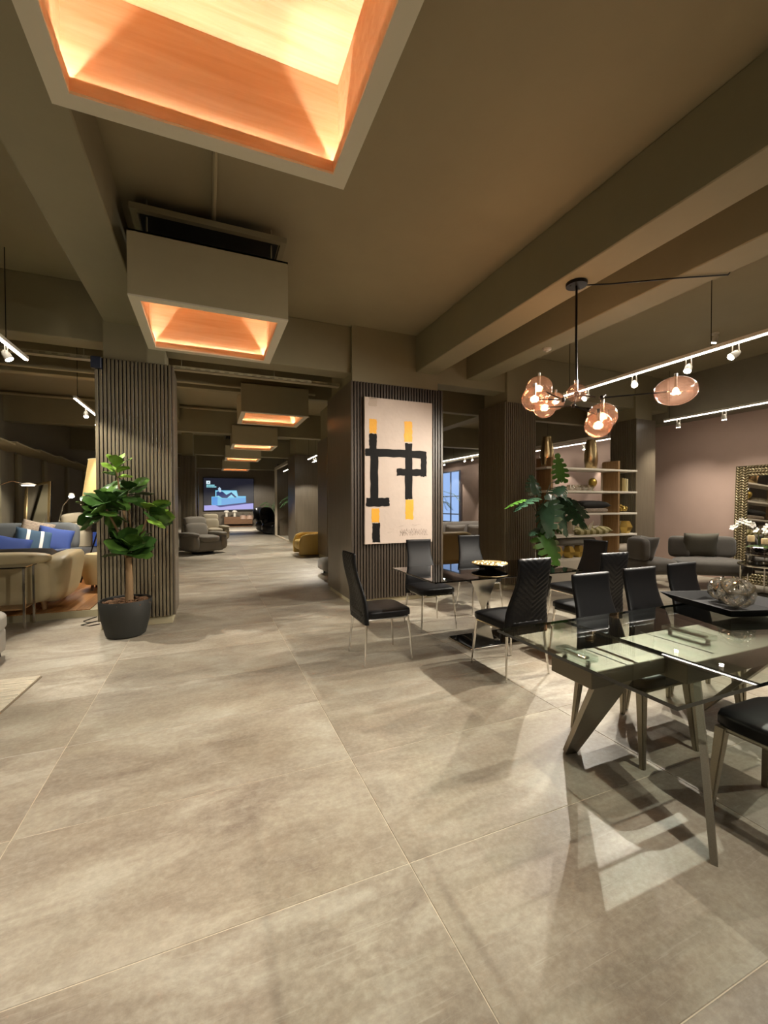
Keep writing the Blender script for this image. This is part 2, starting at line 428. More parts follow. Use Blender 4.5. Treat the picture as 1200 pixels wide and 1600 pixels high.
conduit([(XL, 7.60, 3.42), (1.8, 7.60, 3.42)], 0.022, 'pale conduit pipe along the second cross beam behind the slatted column')
conduit([(XL, 11.66, 3.86), (2.6, 11.66, 3.86)], 0.03, 'thick pale conduit pipe high along the third cross beam')
conduit([(0.06, 0.2, ZC-0.03), (0.06, 4.02, ZC-0.03)], 0.018, 'taupe conduit running along ceiling to the second light box')

# ------------------------------------------------------------------ columns
def column(x0, y0, x1, y1, zc, neck, front=True, left=True, pitch=0.038, plinth=0.10, sw=0.026, front_m=None, side_m=None):
    """clad column; slats are single parts"""
    b = B(); nx0, ny0, nx1, ny1 = neck
    box(b, nx0, ny0, 0, nx1, ny1, ZC)
    c = struct('column', b, m_beam)
    b = B(); box(b, x0+0.03, y0+0.03, plinth, x1-0.0, y1, zc); obj('cladding', b, [m_gap if front else (side_m or m_panel)], c)
    if not left:
        b = B(); bbox(b, x0, y0+0.004, plinth, x0+0.028, y1, zc, 0.003); obj('side_panel', b, side_m or m_panel, c)
    b = B(); bbox(b, x1-0.002, y0+0.035, plinth, x1+0.022, y1, zc-0.002, 0.003); obj('side_panel', b, side_m or m_panel, c)
    b = B(); bbox(b, x0+0.025, y0+0.045, 0, x1-0.01, y1-0.03, plinth, 0.003); obj('plinth', b, m_boxpaint, c)
    def run(n, place, me):
        for k in range(n):
            o = bpy.data.objects.new('slat', me); C.objects.link(o); o.parent = c; place(o, k)
    b = B(); bbox(b, -sw/2, 0, plinth, sw/2, 0.03, zc, 0.003)
    bmesh.ops.recalc_face_normals(b, faces=b.faces)
    me = bpy.data.meshes.new('slat'); b.to_mesh(me); b.free(); me.materials.append(front_m or m_slat)
    if front:
        n = max(1, int(round((x1-x0)/pitch))); p = (x1-x0)/n
        run(n, lambda o, k: setattr(o, 'location', (x0+p*(k+0.5), y0, 0)), me)
    if left:
        n = max(1, int(round((y1-y0)/pitch))); p = (y1-y0)/n
        def pl(o, k): o.location = (x0, y0+p*(k+0.5), 0); o.rotation_euler = (0, 0, -PI/2)
        run(n, pl, me)
    return c
column(-1.165, 5.59, -0.40, 6.22, 3.07, (-1.09, 5.64, -0.47, 6.15))
column(1.829, 5.60, 3.297, 6.85, 3.14, (1.87, 5.66, 3.24, 6.72), left=False, pitch=0.045, sw=0.031, plinth=0.07, front_m=m_slatdark)
column(4.454, 5.60, 5.105, 6.33, 3.09, (4.55, 5.66, 5.02, 6.28))
column(7.57, 5.62, 8.133, 6.2, 3.06, (7.62, 5.68, 8.08, 6.15), front=False)
column(-0.80, 14.4, -0.405, 15.4, 2.95, (-0.76, 14.5, -0.45, 15.3), left=False)
column(2.74, 10.32, 3.5, 11.3, 3.12, (2.80, 10.4, 3.4, 11.2), left=False)
column(2.80, 14.9, 3.75, 16.3, 3.2, (2.86, 15.0, 3.65, 16.2), left=False, front=False)
column(-0.9, 20.0, -0.45, 21.0, 2.9, (-0.85, 20.1, -0.5, 20.9), left=False, front=False)
column(4.7, 12.0, 5.3, 12.8, 3.0, (4.75, 12.1, 5.25, 12.7), left=False, front=False)

# ------------------------------------------------------------------ ceiling light boxes
def lightbox(x0, y0, s, z, h, label, frame=True, W=6.0):
    r = thing('ceiling_light_box', label, 'light box', (x0, y0, z), 0, 'wood lined ceiling light boxes')
    sx = sy = s; rim = 0.075; lip = 0.065
    b = B()
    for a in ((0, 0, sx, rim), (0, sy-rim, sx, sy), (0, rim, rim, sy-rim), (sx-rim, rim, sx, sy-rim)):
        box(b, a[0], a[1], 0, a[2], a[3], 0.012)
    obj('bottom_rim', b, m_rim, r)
    b = B()
    for a in ((0, 0, sx, 0.018), (0, sy-0.018, sx, sy), (0, 0.018, 0.018, sy-0.018), (sx-0.018, 0.018, sx, sy-0.018)):
        box(b, a[0], a[1], 0.012, a[2], a[3], h)
    box(b, 0, 0, h-0.015, sx, sy, h)
    obj('box_shell', b, m_boxpaint, r)
    b = B(); i0, i1 = rim, sx-rim
    for a in ((i0-0.015, i0-0.015, i1+0.015, i0), (i0-0.015, i1, i1+0.015, i1+0.015), (i0-0.015, i0, i0, i1), (i1, i0, i1+0.015, i1)):
        box(b, a[0], a[1], 0.0125, a[2], a[3], lip)
    obj('wood_lip', b, m_boxwood, r)
    b = B(); j0, j1 = 0.03, sx-0.03
    for a in ((j0, j0, j1, j0+0.008), (j0, j1-0.008, j1, j1), (j0, j0+0.008, j0+0.008, j1-0.008), (j1-0.008, j0+0.008, j1, j1-0.008)):
        box(b, a[0], a[1], 0.013, a[2], a[3], h-0.03)
    box(b, j0, j0, h-0.028, j1, j1, h-0.018)
    obj('wood_lining', b, m_boxwood, r)
    b = B()
    for a in ((j0+0.011, j0+0.02, j0+0.015, j1-0.02), (j1-0.015, j0+0.02, j1-0.011, j1-0.02), (j0+0.02, j1-0.015, j1-0.02, j1-0.011), (j0+0.02, j0+0.011, j1-0.02, j0+0.015)):
        box(b, a[0], a[1], 0.036, a[2], a[3], 0.037)
    obj('led_strip', b, m_ledwarm, r)
    if frame:
        b = B(); f0, f1, zt = -0.01, s+0.02, ZC-z-0.12
        for a in ((f0, f0+0.18, f1, f0+0.23), (f0, f1-0.05, f1, f1), (f0, f0+0.23, f0+0.05, f1-0.05), (f1-0.05, f0+0.23, f1, f1-0.05)):
            box(b, a[0], a[1], zt-0.05, a[2], a[3], zt)
        obj('hanging_frame', b, m_beam, r)
        b = B(); box(b, f0+0.06, f0+0.25, zt-0.02, f1-0.06, f1-0.06, zt-0.012); obj('backing', b, m_gap, r)
        for px, py in ((0.1, 0.3), (s-0.1, 0.3), (0.1, s-0.12), (s-0.1, s-0.12)):
            b = B(); tube(b, [(px, py, h-0.01), (px, py, zt-0.03), (px, py, ZC-z)], 0.008, 6); obj('hanger', b, m_beam, r)
lightbox(-0.56, 0.866, 1.2, 3.0, 0.5, 'nearest wood lined light box glowing overhead at the picture top')
lightbox(-0.555, 3.70, 1.2, 3.0, 0.5, 'second light box with a dark hanging frame above it')
lightbox(0.52, 7.55, 1.15, 3.0, 0.5, 'third light box, just left of the painting column')
lightbox(0.57, 11.6, 1.15, 3.0, 0.5, 'fourth light box, the olive one hanging beyond the third')
lightbox(0.52, 15.0, 1.15, 3.0, 0.42, 'fifth light box, thin glowing slit before the last box')
lightbox(0.55, 19.6, 1.15, 3.0, 0.42, 'last light box, the farthest slit before the video screen')

# ------------------------------------------------------------------ track lights
def track(x, y0, y1, z, heads, label, led=True, W=None, size=70, blend=0.35):
    r = thing('track_light', label, 'track light', (x, y0, z))
    L_ = y1-y0
    b = B(); box(b, -0.018, 0, 0.0, 0.018, L_, 0.035); obj('track_rail', b, m_fixt, r)
    if led:
        b = B(); box(b, -0.014, 0.01, -0.012, 0.014, L_-0.01, -0.001); obj('led_diffuser', b, m_led, r)
    for k in range(max(2, int(L_/1.9)+1)):
        yy = min(0.15+k*1.9, L_-0.1); b = B(); tube(b, [(0, yy, 0.03), (0, yy, ZC-z)], 0.004, 6); obj('hanging_rod', b, m_black, r)
    for (y, dx, dy, on) in heads:
        yy = y-y0; d = Vector((dx, dy, -1)).normalized(); p0 = Vector((0.0, yy, -0.11)); 
        b = B()
        tube(b, [(0.0, yy-0.025, 0.0), (0.0, yy-0.03, -0.10)], 0.006, 6); tube(b, [(0.0, yy+0.025, 0.0), (0.0, yy+0.03, -0.10)], 0.006, 6)
        tube(b, [p0-d*0.04, p0-d*0.01, p0+d*0.05], [0.02, 0.034, 0.036], 14)
        h = obj('spot_head', b, m_fixt, r, smooth=True)
        b = B(); tube(b, [p0+d*0.051, p0+d*0.056], 0.031, 14); obj('lens', b, m_spot, h)
        if on:
            s = spot(r, p0+d*0.075, p0+d*3, (W or SPOT_W)*on, size, blend)
    return r
# right dining bay
track(4.80, -1.2, 4.70, 3.0, [(3.60, -0.85, -0.75, 1.0), (2.97, -0.60, -0.10, 1.0), (2.53, -1.25, 0.75, 1.8), (1.3, -0.85, 0.25, 0.7), (0.2, -0.9, 0.5, 0.5), (4.3, -1.35, 0.15, 1.7)],
      'long bright track light with spot heads hanging over the right seating bay', size=98, blend=0.7)
track(8.05, -0.5, 5.42, 3.0, [(5.15, 0.12, 0.1, 0.5), (4.4, 0.12, 0.0, 0.5), (3.6, 0.12, 0.0, 0.5), (1.5, 0.2, 0.1, 0.5)], 'bright track light close to the mauve wall above the mirror', size=110, blend=1.0)
track(8.55, 6.9, 9.6, 2.93, [(7.75, 0.1, -0.3, 0.25), (8.95, 0.1, -0.2, 0.25)], 'track light seen behind the gold vases on the shelf', led=True)
track(8.5, 11.6, 15.2, 3.13, [(12.45, 0.0, -0.3, 0.5), (12.9, -0.3, -0.2, 0.5), (14.35, 0.1, -0.2, 0.5)], 'far track light above the blue window', led=True)
# left bay
track(-1.82, -2.5, 5.76, 3.0, [(5.25, 0.55, 0.0, 1.0), (3.2, 0.65, 0.55, 0.5), (1.6, 0.30, 0.0, 0.95), (0.3, 0.5, 0.2, 0.25)], 'white tube track light at the left picture edge above the chaise')
track(-1.82, 7.53, 10.4, 3.0, [(8.15, 0.1, -0.35, 0.6), (9.0, -0.9, 0.5, 0.8), (9.9, -0.9, 0.2, 0.8)], 'short white tube track light hanging left of the slatted column')
# corridor side bars
track(3.05, 12.7, 13.9, 2.93, [(13.1, 0.1, 0.75, 0.8), (12.85, -0.25, -0.55, 1.3)], 'short light bar on the clad wall right of the corridor')
track(3.05, 16.9, 18.9, 2.9, [(17.4, -0.3, 0.5, 0.35)], 'farther short light bar inside the framed niche')
# corridor, between the boxes and an unseen fill track added behind the camera
track(2.45, -2.6, 0.4, 3.05, [(-1.9, -0.3, 0.7, 0.35), (-0.4, -0.35, 1.3, 0.8)], 'added unseen fill track light behind the viewpoint')
def ceiling_spot(x, y, z, tx, ty, f, label, size=80):
    r = thing('ceiling_spotlight', label, 'spotlight', (x, y, z))
    b = B(); tube(b, [(0, 0, 0), (0, 0, -0.02)], 0.05, 16); obj('mount_plate', b, m_fixt, r)
    d = Vector((tx, ty, -1)).normalized(); p = Vector((0, 0, -0.09))
    b = B(); tube(b, [(0, 0, -0.02), p], 0.008, 8); tube(b, [p-d*0.05, p+d*0.05], [0.03, 0.036], 14); h = obj('spot_head', b, m_fixt, r, smooth=True)
    b = B(); tube(b, [p+d*0.051, p+d*0.055], 0.03, 14); obj('lens', b, m_spot, h)
    spot(r, p+d*0.07, p+d*3, SPOT_W*f, size)
ceiling_spot(1.2, 9.2, ZC, -0.3, 0.1, 2.2, 'added fill spotlight hidden above the third light box')  # no lamp seen here; added out of sight to brighten the corridor
ceiling_spot(1.2, 13.9, ZC, 0, 0.1, 2.4, 'ceiling spotlight hidden above the fourth light box')
ceiling_spot(1.2, 17.8, ZC, 0, 0.1, 2.4, 'ceiling spotlight hidden above the fifth light box')
ceiling_spot(0.2, 24.0, ZC, 0, 0.75, 2.6, 'leftmost of the three small spotlights before the video screen')
ceiling_spot(0.85, 25.0, ZC, 0, 0.1, 1.8, 'middle one of the three small spotlights before the video screen')
ceiling_spot(2.2, 23.6, ZC, 0.15, 0.9, 4.5, 'rightmost of the three small spotlights before the video screen')
ceiling_spot(6.3, 9.3, ZC, 0.0, 0.0, 0.9, 'ceiling spotlight above the far grey sofa')
ceiling_spot(6.9, 3.9, ZC, -0.1, 0.25, 0.6, 'ceiling spotlight above the curved grey lounge seats')

# ------------------------------------------------------------------ chandelier
def chandelier():
    r = thing('globe_chandelier', 'black branching chandelier with rosy glass globes hanging from the beam', 'chandelier', (3.05, 2.85, 3.39))
    O = Vector((3.05, 2.85, 3.39))
    b = B(); lathe(b, [(0.0, -0.028), (0.088, -0.028), (0.09, -0.02), (0.09, 0.0)], 28); 
    for k in range(2): lathe(b, [(0.008, -0.033), (0.008, -0.027)], 10, (0.05*(-1)**k, 0.02, 0))
    obj('canopy_plate', b, m_black, r, smooth=True)
    hub = Vector((3.065, 2.855, 2.40))-O
    b = B(); tube(b, [(0.0, 0.0, -0.02), (0.0, 0, -0.5), hub], 0.010, 10); obj('rod', b, m_black, r, smooth=True)
    G = [((3.045, 3.305, 2.567), 0.128), ((2.824, 3.122, 2.40), 0.118), ((3.022, 3.202, 2.353), 0.103), ((3.425, 3.471, 2.513), 0.095),
         ((2.851, 2.66, 2.345), 0.078), ((3.064, 2.585, 2.15), 0.118), ((2.93, 2.51, 2.055), 0.105), ((3.843, 2.484, 2.418), 0.15)]
    j1 = Vector((3.233, 2.736, 2.36))-O; j2 = Vector((3.0, 2.83, 2.29))-O; j3 = Vector((3.10, 3.05, 2.40))-O
    b = B()
    ball(b, hub, 0.03, 12, 8)
    for a, c in ((hub, j1), (hub, j2), (hub, j3), (j1, Vector(G[7][0])-O), (j2, Vector(G[5][0])-O), (j1, Vector((3.36, 2.78, 2.42))-O),
                 (j3, Vector(G[0][0])-O), (j3, Vector(G[1][0])-O), (j2, Vector(G[2][0])-O), (j3, Vector(G[3][0])-O), (j2, Vector(G[4][0])-O), (j1, Vector(G[6][0])-O)):
        d = c-a; e = a+d*(1-min(0.5, 0.05/d.length)); tube(b, [a, e], 0.007, 8)
    for j in (j1, j2, j3): ball(b, j, 0.022, 10, 8)
    obj('arm', b, m_black, r, smooth=True)
    for i, (p, rad) in enumerate(G):
        p = Vector(p)-O
        b = B()
        rr = (rad*1.12, rad*1.12, rad*0.83) if i == 7 else (rad, rad, rad*0.96)
        ball(b, p, rr, 28, 18); g = obj('globe', b, m_globe, r, smooth=True, angle=0)
        if i != 4:
            b = B(); ball(b, p, (0.024, 0.024, 0.03), 14, 10); bb = obj('bulb', b, m_bulb, g, smooth=True)
            l = bpy.data.lights.new('bulb_light', 'POINT'); l.energy = 2.2; l.color = (1, 0.6, 0.35); l.shadow_soft_size = 0.04
            lo = bpy.data.objects.new('bulb_light', l); C.objects.link(lo); lo.parent = r; lo.location = p+Vector((0, 0, -0.0))
        b = B(); tube(b, [p+Vector((0, 0, 0.03)), p+Vector((0, 0, rr[2]*0.9)), p+Vector((0, 0, rr[2]+0.03))], [0.014, 0.012, 0.016], 10)
        obj('socket', b, m_chrome, g, smooth=True)
chandelier()
b = B(); tube(b, [(3.12, 2.83, 3.375), (3.3, 2.7, 3.36), (3.8, 2.45, 3.388), (4.15, 2.25, 3.388), (4.2, 2.2, 3.5), (4.6, 1.95, 3.88), (5.0, 1.6, 3.91)], 0.006, 6)
tag(obj('power_cable', b, m_black, smooth=True), 'thin black cable running from the chandelier canopy along the ceiling', 'cable')
def detector(x, y, z, label):
    b = B(); lathe(b, [(0.0, -0.04), (0.018, -0.04), (0.025, -0.03), (0.05, -0.02), (0.055, 0.0)], 16, (x, y, z)); return tag(obj('sprinkler_head', b, m_fixt, smooth=True), label, 'sprinkler')
detector(-1.62, 4.2, ZC, 'small pale ceiling sprinkler left of the left beam')
detector(4.0, 4.2, 3.40, 'small pale sprinkler on the beam underside left of the chandelier rod')
detector(5.1, 2.2, ZC, 'small pale sprinkler on the dark ceiling right of the chandelier')

# ------------------------------------------------------------------ painting
def painting():
    x0, x1, z0, z1 = 2.015, 3.09, 0.857, 2.925; W_, H_ = x1-x0, z1-z0
    r = thing('abstract_painting', 'tall white abstract painting with black bars and yellow blocks on the slatted column', 'painting', (x0, 5.598, z0))
    m_canvas = mat('painted_canvas', '#bcaca0', 0.8, bump=0.5, bscale=18, var=0.06, vscale=5)
    b = B(); bbox(b, 0, -0.04, 0, W_, 0, H_, 0.004); obj('canvas', b, m_canvas, r)
    mk = mat('black_paint', '#0d0b0a', 0.7, bump=0.6, bscale=30, spec=0.15); my = mat('yellow_paint', '#d79a1c', 0.6, bump=0.6, bscale=30, var=0.1); mg = mat('grey_smudge', '#b09f90', 0.8); mp = mat('pencil_grey', '#8d7f74', 0.8)
    rnd = random.Random(3)
    def stroke(name, u0, v0, u1, v1, m, lev=0, jit=0.006):
        pts = []; n = 9
        e = [(u0, v1, u1, v1), (u1, v1, u1, v0), (u1, v0, u0, v0), (u0, v0, u0, v1)]
        for a0, b0, a1, b1 in e:
            for k in range(n):
                t_ = k/n; pts.append(((a0+(a1-a0)*t_)*W_+rnd.uniform(-jit, jit), (1-(b0+(b1-b0)*t_))*H_+rnd.uniform(-jit, jit)))
        b = B(); prism(b, pts, 0.0012+lev*0.0006, (0, -0.0401, 0)); obj(name, b, m, r)
    stroke('smudge', 0.06, 0.005, 0.17, 0.06, mg, 0, 0.012)
    stroke('yellow_block', 0.067, 0.147, 0.17, 0.243, my); stroke('yellow_block', 0.57, 0.145, 0.69, 0.287, my)
    stroke('yellow_block', 0.095, 0.755, 0.205, 0.852, my); stroke('yellow_block', 0.585, 0.695, 0.705, 0.835, my)
    stroke('black_bar', 0.065, 0.247, 0.17, 0.36, mk); stroke('black_bar', 0.08, 0.35, 0.19, 0.71, mk, 1); stroke('black_bar', 0.02, 0.683, 0.35, 0.742, mk, 2)
    stroke('black_bar', 0.105, 0.855, 0.215, 0.988, mk); stroke('black_bar', 0.01, 0.347, 0.9, 0.40, mk, 2)
    stroke('black_bar', 0.58, 0.298, 0.69, 0.692, mk, 1); stroke('black_bar', 0.82, 0.35, 0.91, 0.53, mk, 1); stroke('black_bar', 0.46, 0.478, 0.9, 0.527, mk, 2)
    b = B()
    for row in range(2):
        pts = []; 
        for k in range(60):
            t_ = k/59; pts.append(((0.5+0.42*t_)*W_, -0.0408, (1-(0.915+0.02*row+0.012*math.sin(t_*70+row)+0.006*rnd.uniform(-1, 1)))*H_))
        tube(b, pts, 0.0016, 4)
    for k in range(14):
        u, v = rnd.uniform(0.3, 0.95), rnd.uniform(0.86, 0.98); tube(b, [(u*W_, -0.0405, (1-v)*H_), ((u+0.07)*W_, -0.0405, (1-v+rnd.uniform(-.006, .006))*H_)], 0.0012, 4)
    obj('pencil_scribble', b, mp, r)
painting()

# ------------------------------------------------------------------ dining chairs
def sm(a, b_, x): t_ = min(1, max(0, (x-a)/(b_-a))); return t_*t_*(3-2*t_)
def back_mesh(quilt, w0=0.225, w1=0.165, z0=0.36, z1=0.99, lean=0.10, nu=36, nv=48):
    b = bmesh.new()
    def mid(v): return -0.20-0.015*math.sin(v*PI)-lean*sm(0.25, 1.0, v)
    def wid(v): return w0+(w1-w0)*sm(0.1, 0.75, v)+0.006*sm(0.8, 1, v)
    def f(u, v):
        # u around the section: 0..0.5 outer (back) face, 0.5..1 inner (front) face
        z = z0+(z1-z0)*v; th = 0.022*(1-0.3*v)
        if v >= 1.0: th *= 0.6; z -= 0.0
        if u < 0.5: s = u/0.5*2-1; side = -1
        else: s = 1-(u-0.5)/0.5*2; side = 1
        x = s*wid(v); y = mid(v)-0.0*s*s
        edge = max(0.0, 1-abs(s)**10)**0.5
        d = th*edge
        if side < 0 and quilt:
            p = ((v*0.63/0.045)-(abs(x-0.03))*17.0) if quilt == 1 else 0
            g = math.exp(-(((p % 1.0)-0.5)/0.13)**2)
            if quilt == 2:
                p1, p2 = (v*0.63+x)/0.055, (v*0.63-x)/0.055
                g = max(math.exp(-(((p1 % 1)-0.5)/0.11)**2), math.exp(-(((p2 % 1)-0.5)/0.11)**2))
            d += 0.005-0.0075*g*edge
        return (x, y+side*d, z)
    V = grid(b, f, nu*2, nv, closeu=True)
    b.faces.new([V[i][0] for i in range(len(V))]); b.faces.new([V[i][nv] for i in range(len(V))][::-1])
    return b
def make_chair(name, label, style, loc, rz, group, quilt=0, z1=0.985):
    r = thing(name, label, 'chair', loc, rz, group)
    b = B(); soft(b, (0, 0.0, 0.44), (0.225, 0.235, 0.036), 7, 8, puff=0.25); obj('seat', b, m_leather, r, smooth=True, angle=0)
    obj('backrest', back_mesh(quilt, z1=z1), m_leather, r, smooth=True, angle=0)
    ml = m_chrome if style == 'slim' else m_steel
    b = B()
    for s in (-1, 1):
        tube(b, [(s*0.19, -0.2, 0.395), (s*0.19, 0.2, 0.395)], 0.009 if style == 'slim' else 0.012, 8)
        tube(b, [(-0.19, s*0.2, 0.395), (0.19, s*0.2, 0.395)], 0.009 if style == 'slim' else 0.012, 8)
    obj('seat_frame', b, ml, r, smooth=True)
    for sx in (-1, 1):
        for sy in (-1, 1):
            b = B()
            top = Vector((sx*0.19, sy*0.20, 0.402)); foot = Vector((sx*0.222, sy*0.232, 0.0))
            if style == 'slim':
                tube(b, [top, top.lerp(foot, 0.5), foot], [0.012, 0.0105, 0.0075], 10); mm = m_chrome
            else:
                w0, w1 = 0.022, 0.013
                q = [(top.x-w0, top.y-w0, .402), (top.x+w0, top.y-w0, .402), (top.x+w0, top.y+w0, .402), (top.x-w0, top.y+w0, .402)]
                p = [(foot.x-w1, foot.y-w1, 0), (foot.x+w1, foot.y-w1, 0), (foot.x+w1, foot.y+w1, 0), (foot.x-w1, foot.y+w1, 0)]
                A = [b.verts.new(x) for x in q]; D = [b.verts.new(x) for x in p]; b.faces.new(A); b.faces.new(D[::-1])
                for i in range(4): j = (i+1) % 4; b.faces.new([A[i], D[i], D[j], A[j]])
                bmesh.ops.bevel(b, geom=[e for e in b.edges if abs(e.verts[0].co.z-e.verts[1].co.z) > .3], offset=0.005, segments=2, affect='EDGES'); mm = m_steel
            obj('leg', b, mm, r, smooth=True)
    return r
G1 = 'black leather chairs around the smoked glass table'
cA = make_chair('dining_chair', 'black high-backed chair in profile at the left end of the black glass table', 'slim', (1.47, 3.65, 0), -PI/2, G1, 1)
dup(cA, (2.38, 2.93, 0), 0.02, 'black chair with quilted back in front of the black glass table, middle of the picture')
dup(cA, (3.31, 2.96, 0), 0.0, 'black chair with diamond quilted back before the shelf, partly behind a smooth chair back')
dup(cA, (2.38, 4.34, 0), PI-0.03, 'black chair facing us below the painting, behind the glass table')
dup(cA, (3.34, 4.72, 0), PI-0.12, 'black chair facing us beside the gold bowl, behind the glass table')
dup(cA, (3.98, 3.70, 0), PI/2, 'black chair turned sideways at the right end of the black glass table')
G2 = 'black leather chairs around the large clear glass table'
cM = make_chair('dining_chair', 'black smooth chair at the large glass table, left of the three far side chairs', 'main', (2.345, 1.76, 0), PI, G2, 0, 0.955)
dup(cM, (2.87, 1.80, 0), PI, 'black smooth chair at the large glass table, middle of the three far side chairs')
dup(cM, (3.40, 1.84, 0), PI, 'black smooth chair at the large glass table, behind the black tray')
dup(cM, (2.335, 0.965, 0), 0.0, 'black chair on the near side of the glass table, cut off by the picture edge')

# ------------------------------------------------------------------ smoked black glass table
def black_table():
    r = thing('smoked_glass_table', 'rectangular smoked black glass dining table on a mirrored base', 'table', (2.65, 3.64, 0))
    b = B(); bbox(b, -0.86, -0.46, 0.728, 0.86, 0.46, 0.742, 0.003); obj('tabletop', b, m_smoke, r)
    b = B(); bbox(b, -0.32, -0.21, 0.0, 0.32, 0.21, 0.012, 0.003); obj('base_rim', b, m_chrome, r)
    b = B(); bbox(b, -0.31, -0.20, 0.012, 0.31, 0.20, 0.022, 0.002); obj('base_plate', b, mat('black_glass_solid', '#0b0b0b', 0.04, spec=0.8), r)
    b = B()
    for s in (-1, 1):
        prism(b, [(-0.11, 0.022), (0.11, 0.022), (0.02, 0.36), (0.15, 0.71), (-0.15, 0.71), (-0.02, 0.36)], 0.025, (0.06*s, 0.05*s, 0), (0.8, 0.6*s, 0), (0, 0, 1))
    obj('pedestal', b, m_chrome, r)
    b = B()
    for sx in (-1, 1):
        for sy in (-1, 1): lathe(b, [(0.03, 0.71), (0.03, 0.728)], 14, (0.11*sx, 0.1*sy, 0))
    obj('glass_mount', b, m_chrome, r)
black_table()
def gold_bowl(x, y, z):
    r = thing('gold_bowl', 'wide shallow gold bowl on the black glass table', 'bowl', (x, y, z))
    b = B(); lathe(b, [(0.0, 0.012), (0.10, 0.016), (0.19, 0.05), (0.185, 0.056), (0.1, 0.024), (0.0, 0.019)], 36); lathe(b, [(0.06, 0), (0.05, 0.013)], 24)
    obj('dish', b, mat('black_lacquer', '#100e0b', 0.25), r, smooth=True)
    b = B(); rnd = random.Random(2)
    lathe(b, [(0.0, 0.058), (0.09, 0.058), (0.185, 0.062), (0.186, 0.056), (0.0, 0.03)], 36)
    for k in range(46):
        a, q = rnd.uniform(0, 2*PI), 0.17*math.sqrt(rnd.random()); ball(b, (q*math.cos(a), q*math.sin(a), 0.056), (0.02, 0.02, 0.012), 6, 4)
    o = obj('gold_filling', b, mat('hammered_gold', '#e3c88f', 0.3, metal=0.7, bump=0.6, bscale=90), r, smooth=True)
gold_bowl(2.72, 3.66, 0.742)

# ------------------------------------------------------------------ large clear glass table
def glass_table():
    r = thing('glass_dining_table', 'large clear glass dining table with brushed steel beam and splayed blade legs', 'table', (1.385, 0.88, 0))
    def pane(x0, x1):
        b = B(); box(b, x0, 0, 0.746, x1, 0.92, 0.760)
        for f in b.faces:
            if abs(f.normal.z) < 0.5 if f.normal.length else False: f.material_index = 1
        b.normal_update()
        for f in b.faces:
            if abs(f.normal.z) < 0.5: f.material_index = 1
        obj('glass_pane', b, [m_glass, m_glassedge], r)
    pane(0.0, 0.452); pane(0.456, 1.92); pane(1.924, 2.38)
    def S(x): return x-1.385
    def T(y): return y-0.88
    for x0, x1, y0, y1, z0, z1 in ((1.49, 1.95, 1.30, 1.53, 0.625, 0.70), (1.952, 3.28, 1.20, 1.58, 0.61, 0.703), (3.282, 3.65, 1.30, 1.53, 0.625, 0.70)):
        b = B(); bbox(b, S(x0), T(y0), z0, S(x1), T(y1), z1, 0.003); obj('beam_section', b, mat('dark_brushed_steel', '#6d675b', 0.45, metal=1, var=0.12, vscale=4, stretch=(2, 60, 60)), r)
    b = B(); bbox(b, S(1.70), T(1.295), 0.7005, S(1.706), T(1.535), 0.702, 0.0005); bbox(b, S(2.2), T(1.235), 0.7035, S(2.206), T(1.605), 0.705, 0.0005); obj('seam_strip', b, m_black, r)
    for q, th in (([(1.56, 1.335, 0.627), (1.79, 1.325, 0.627), (1.925, 1.775, 0), (1.845, 1.785, 0)], (0.012, 0.03, 0.012)),
                  ([(1.985, 1.165, 0.61), (2.15, 1.262, 0.61), (1.867, 1.024, 0), (1.815, 0.995, 0)], (-0.012, 0.022, 0.0)),
                  ([(3.33, 1.335, 0.627), (3.10, 1.325, 0.6), (2.965, 1.775, 0), (3.045, 1.785, 0)], (0.012, 0.03, 0.012)),
                  ([(3.30, 1.33, 0.627), (3.05, 1.36, 0.60), (3.03, 1.012, 0), (3.09, 0.995, 0)], (0.015, -0.03, 0.0))):
        b = B(); plate8(b, [(S(p[0]), T(p[1]), p[2]) for p in q], None, th) if False else plate8(b, [(S(p[0]), T(p[1]), p[2]) for p in q], None, th)
        obj('blade_leg', b, m_steel, r)
    m_acr = clear_glass('acrylic', (0.9, 0.96, 0.93), 1.5, base=0.12)
    for x, y0, y1 in ((1.53, 1.33, 1.51), (2.33, 1.31, 1.55), (3.3, 1.31, 1.51)):
        b = B(); bbox(b, S(x)-0.035, T(y0), 0.722, S(x)+0.035, T(y1), 0.748, 0.006, 2)
        obj('acrylic_support', b, m_acr, r)
        b = B(); bbox(b, S(x)-0.016, T(y0)+0.03, 0.728, S(x)+0.016, T(y1)-0.03, 0.742, 0.004); obj('glint_bar', b, m_chrome, r)  # chrome bar added to stand in for bright prismatic glints in the acrylic
        b = B()
        for yy in (y0+0.025, y1-0.025): lathe(b, [(0.01, 0.70), (0.01, 0.722)], 10, (S(x), T(yy), 0))
        obj('support_pin', b, m_chrome, r)
glass_table()
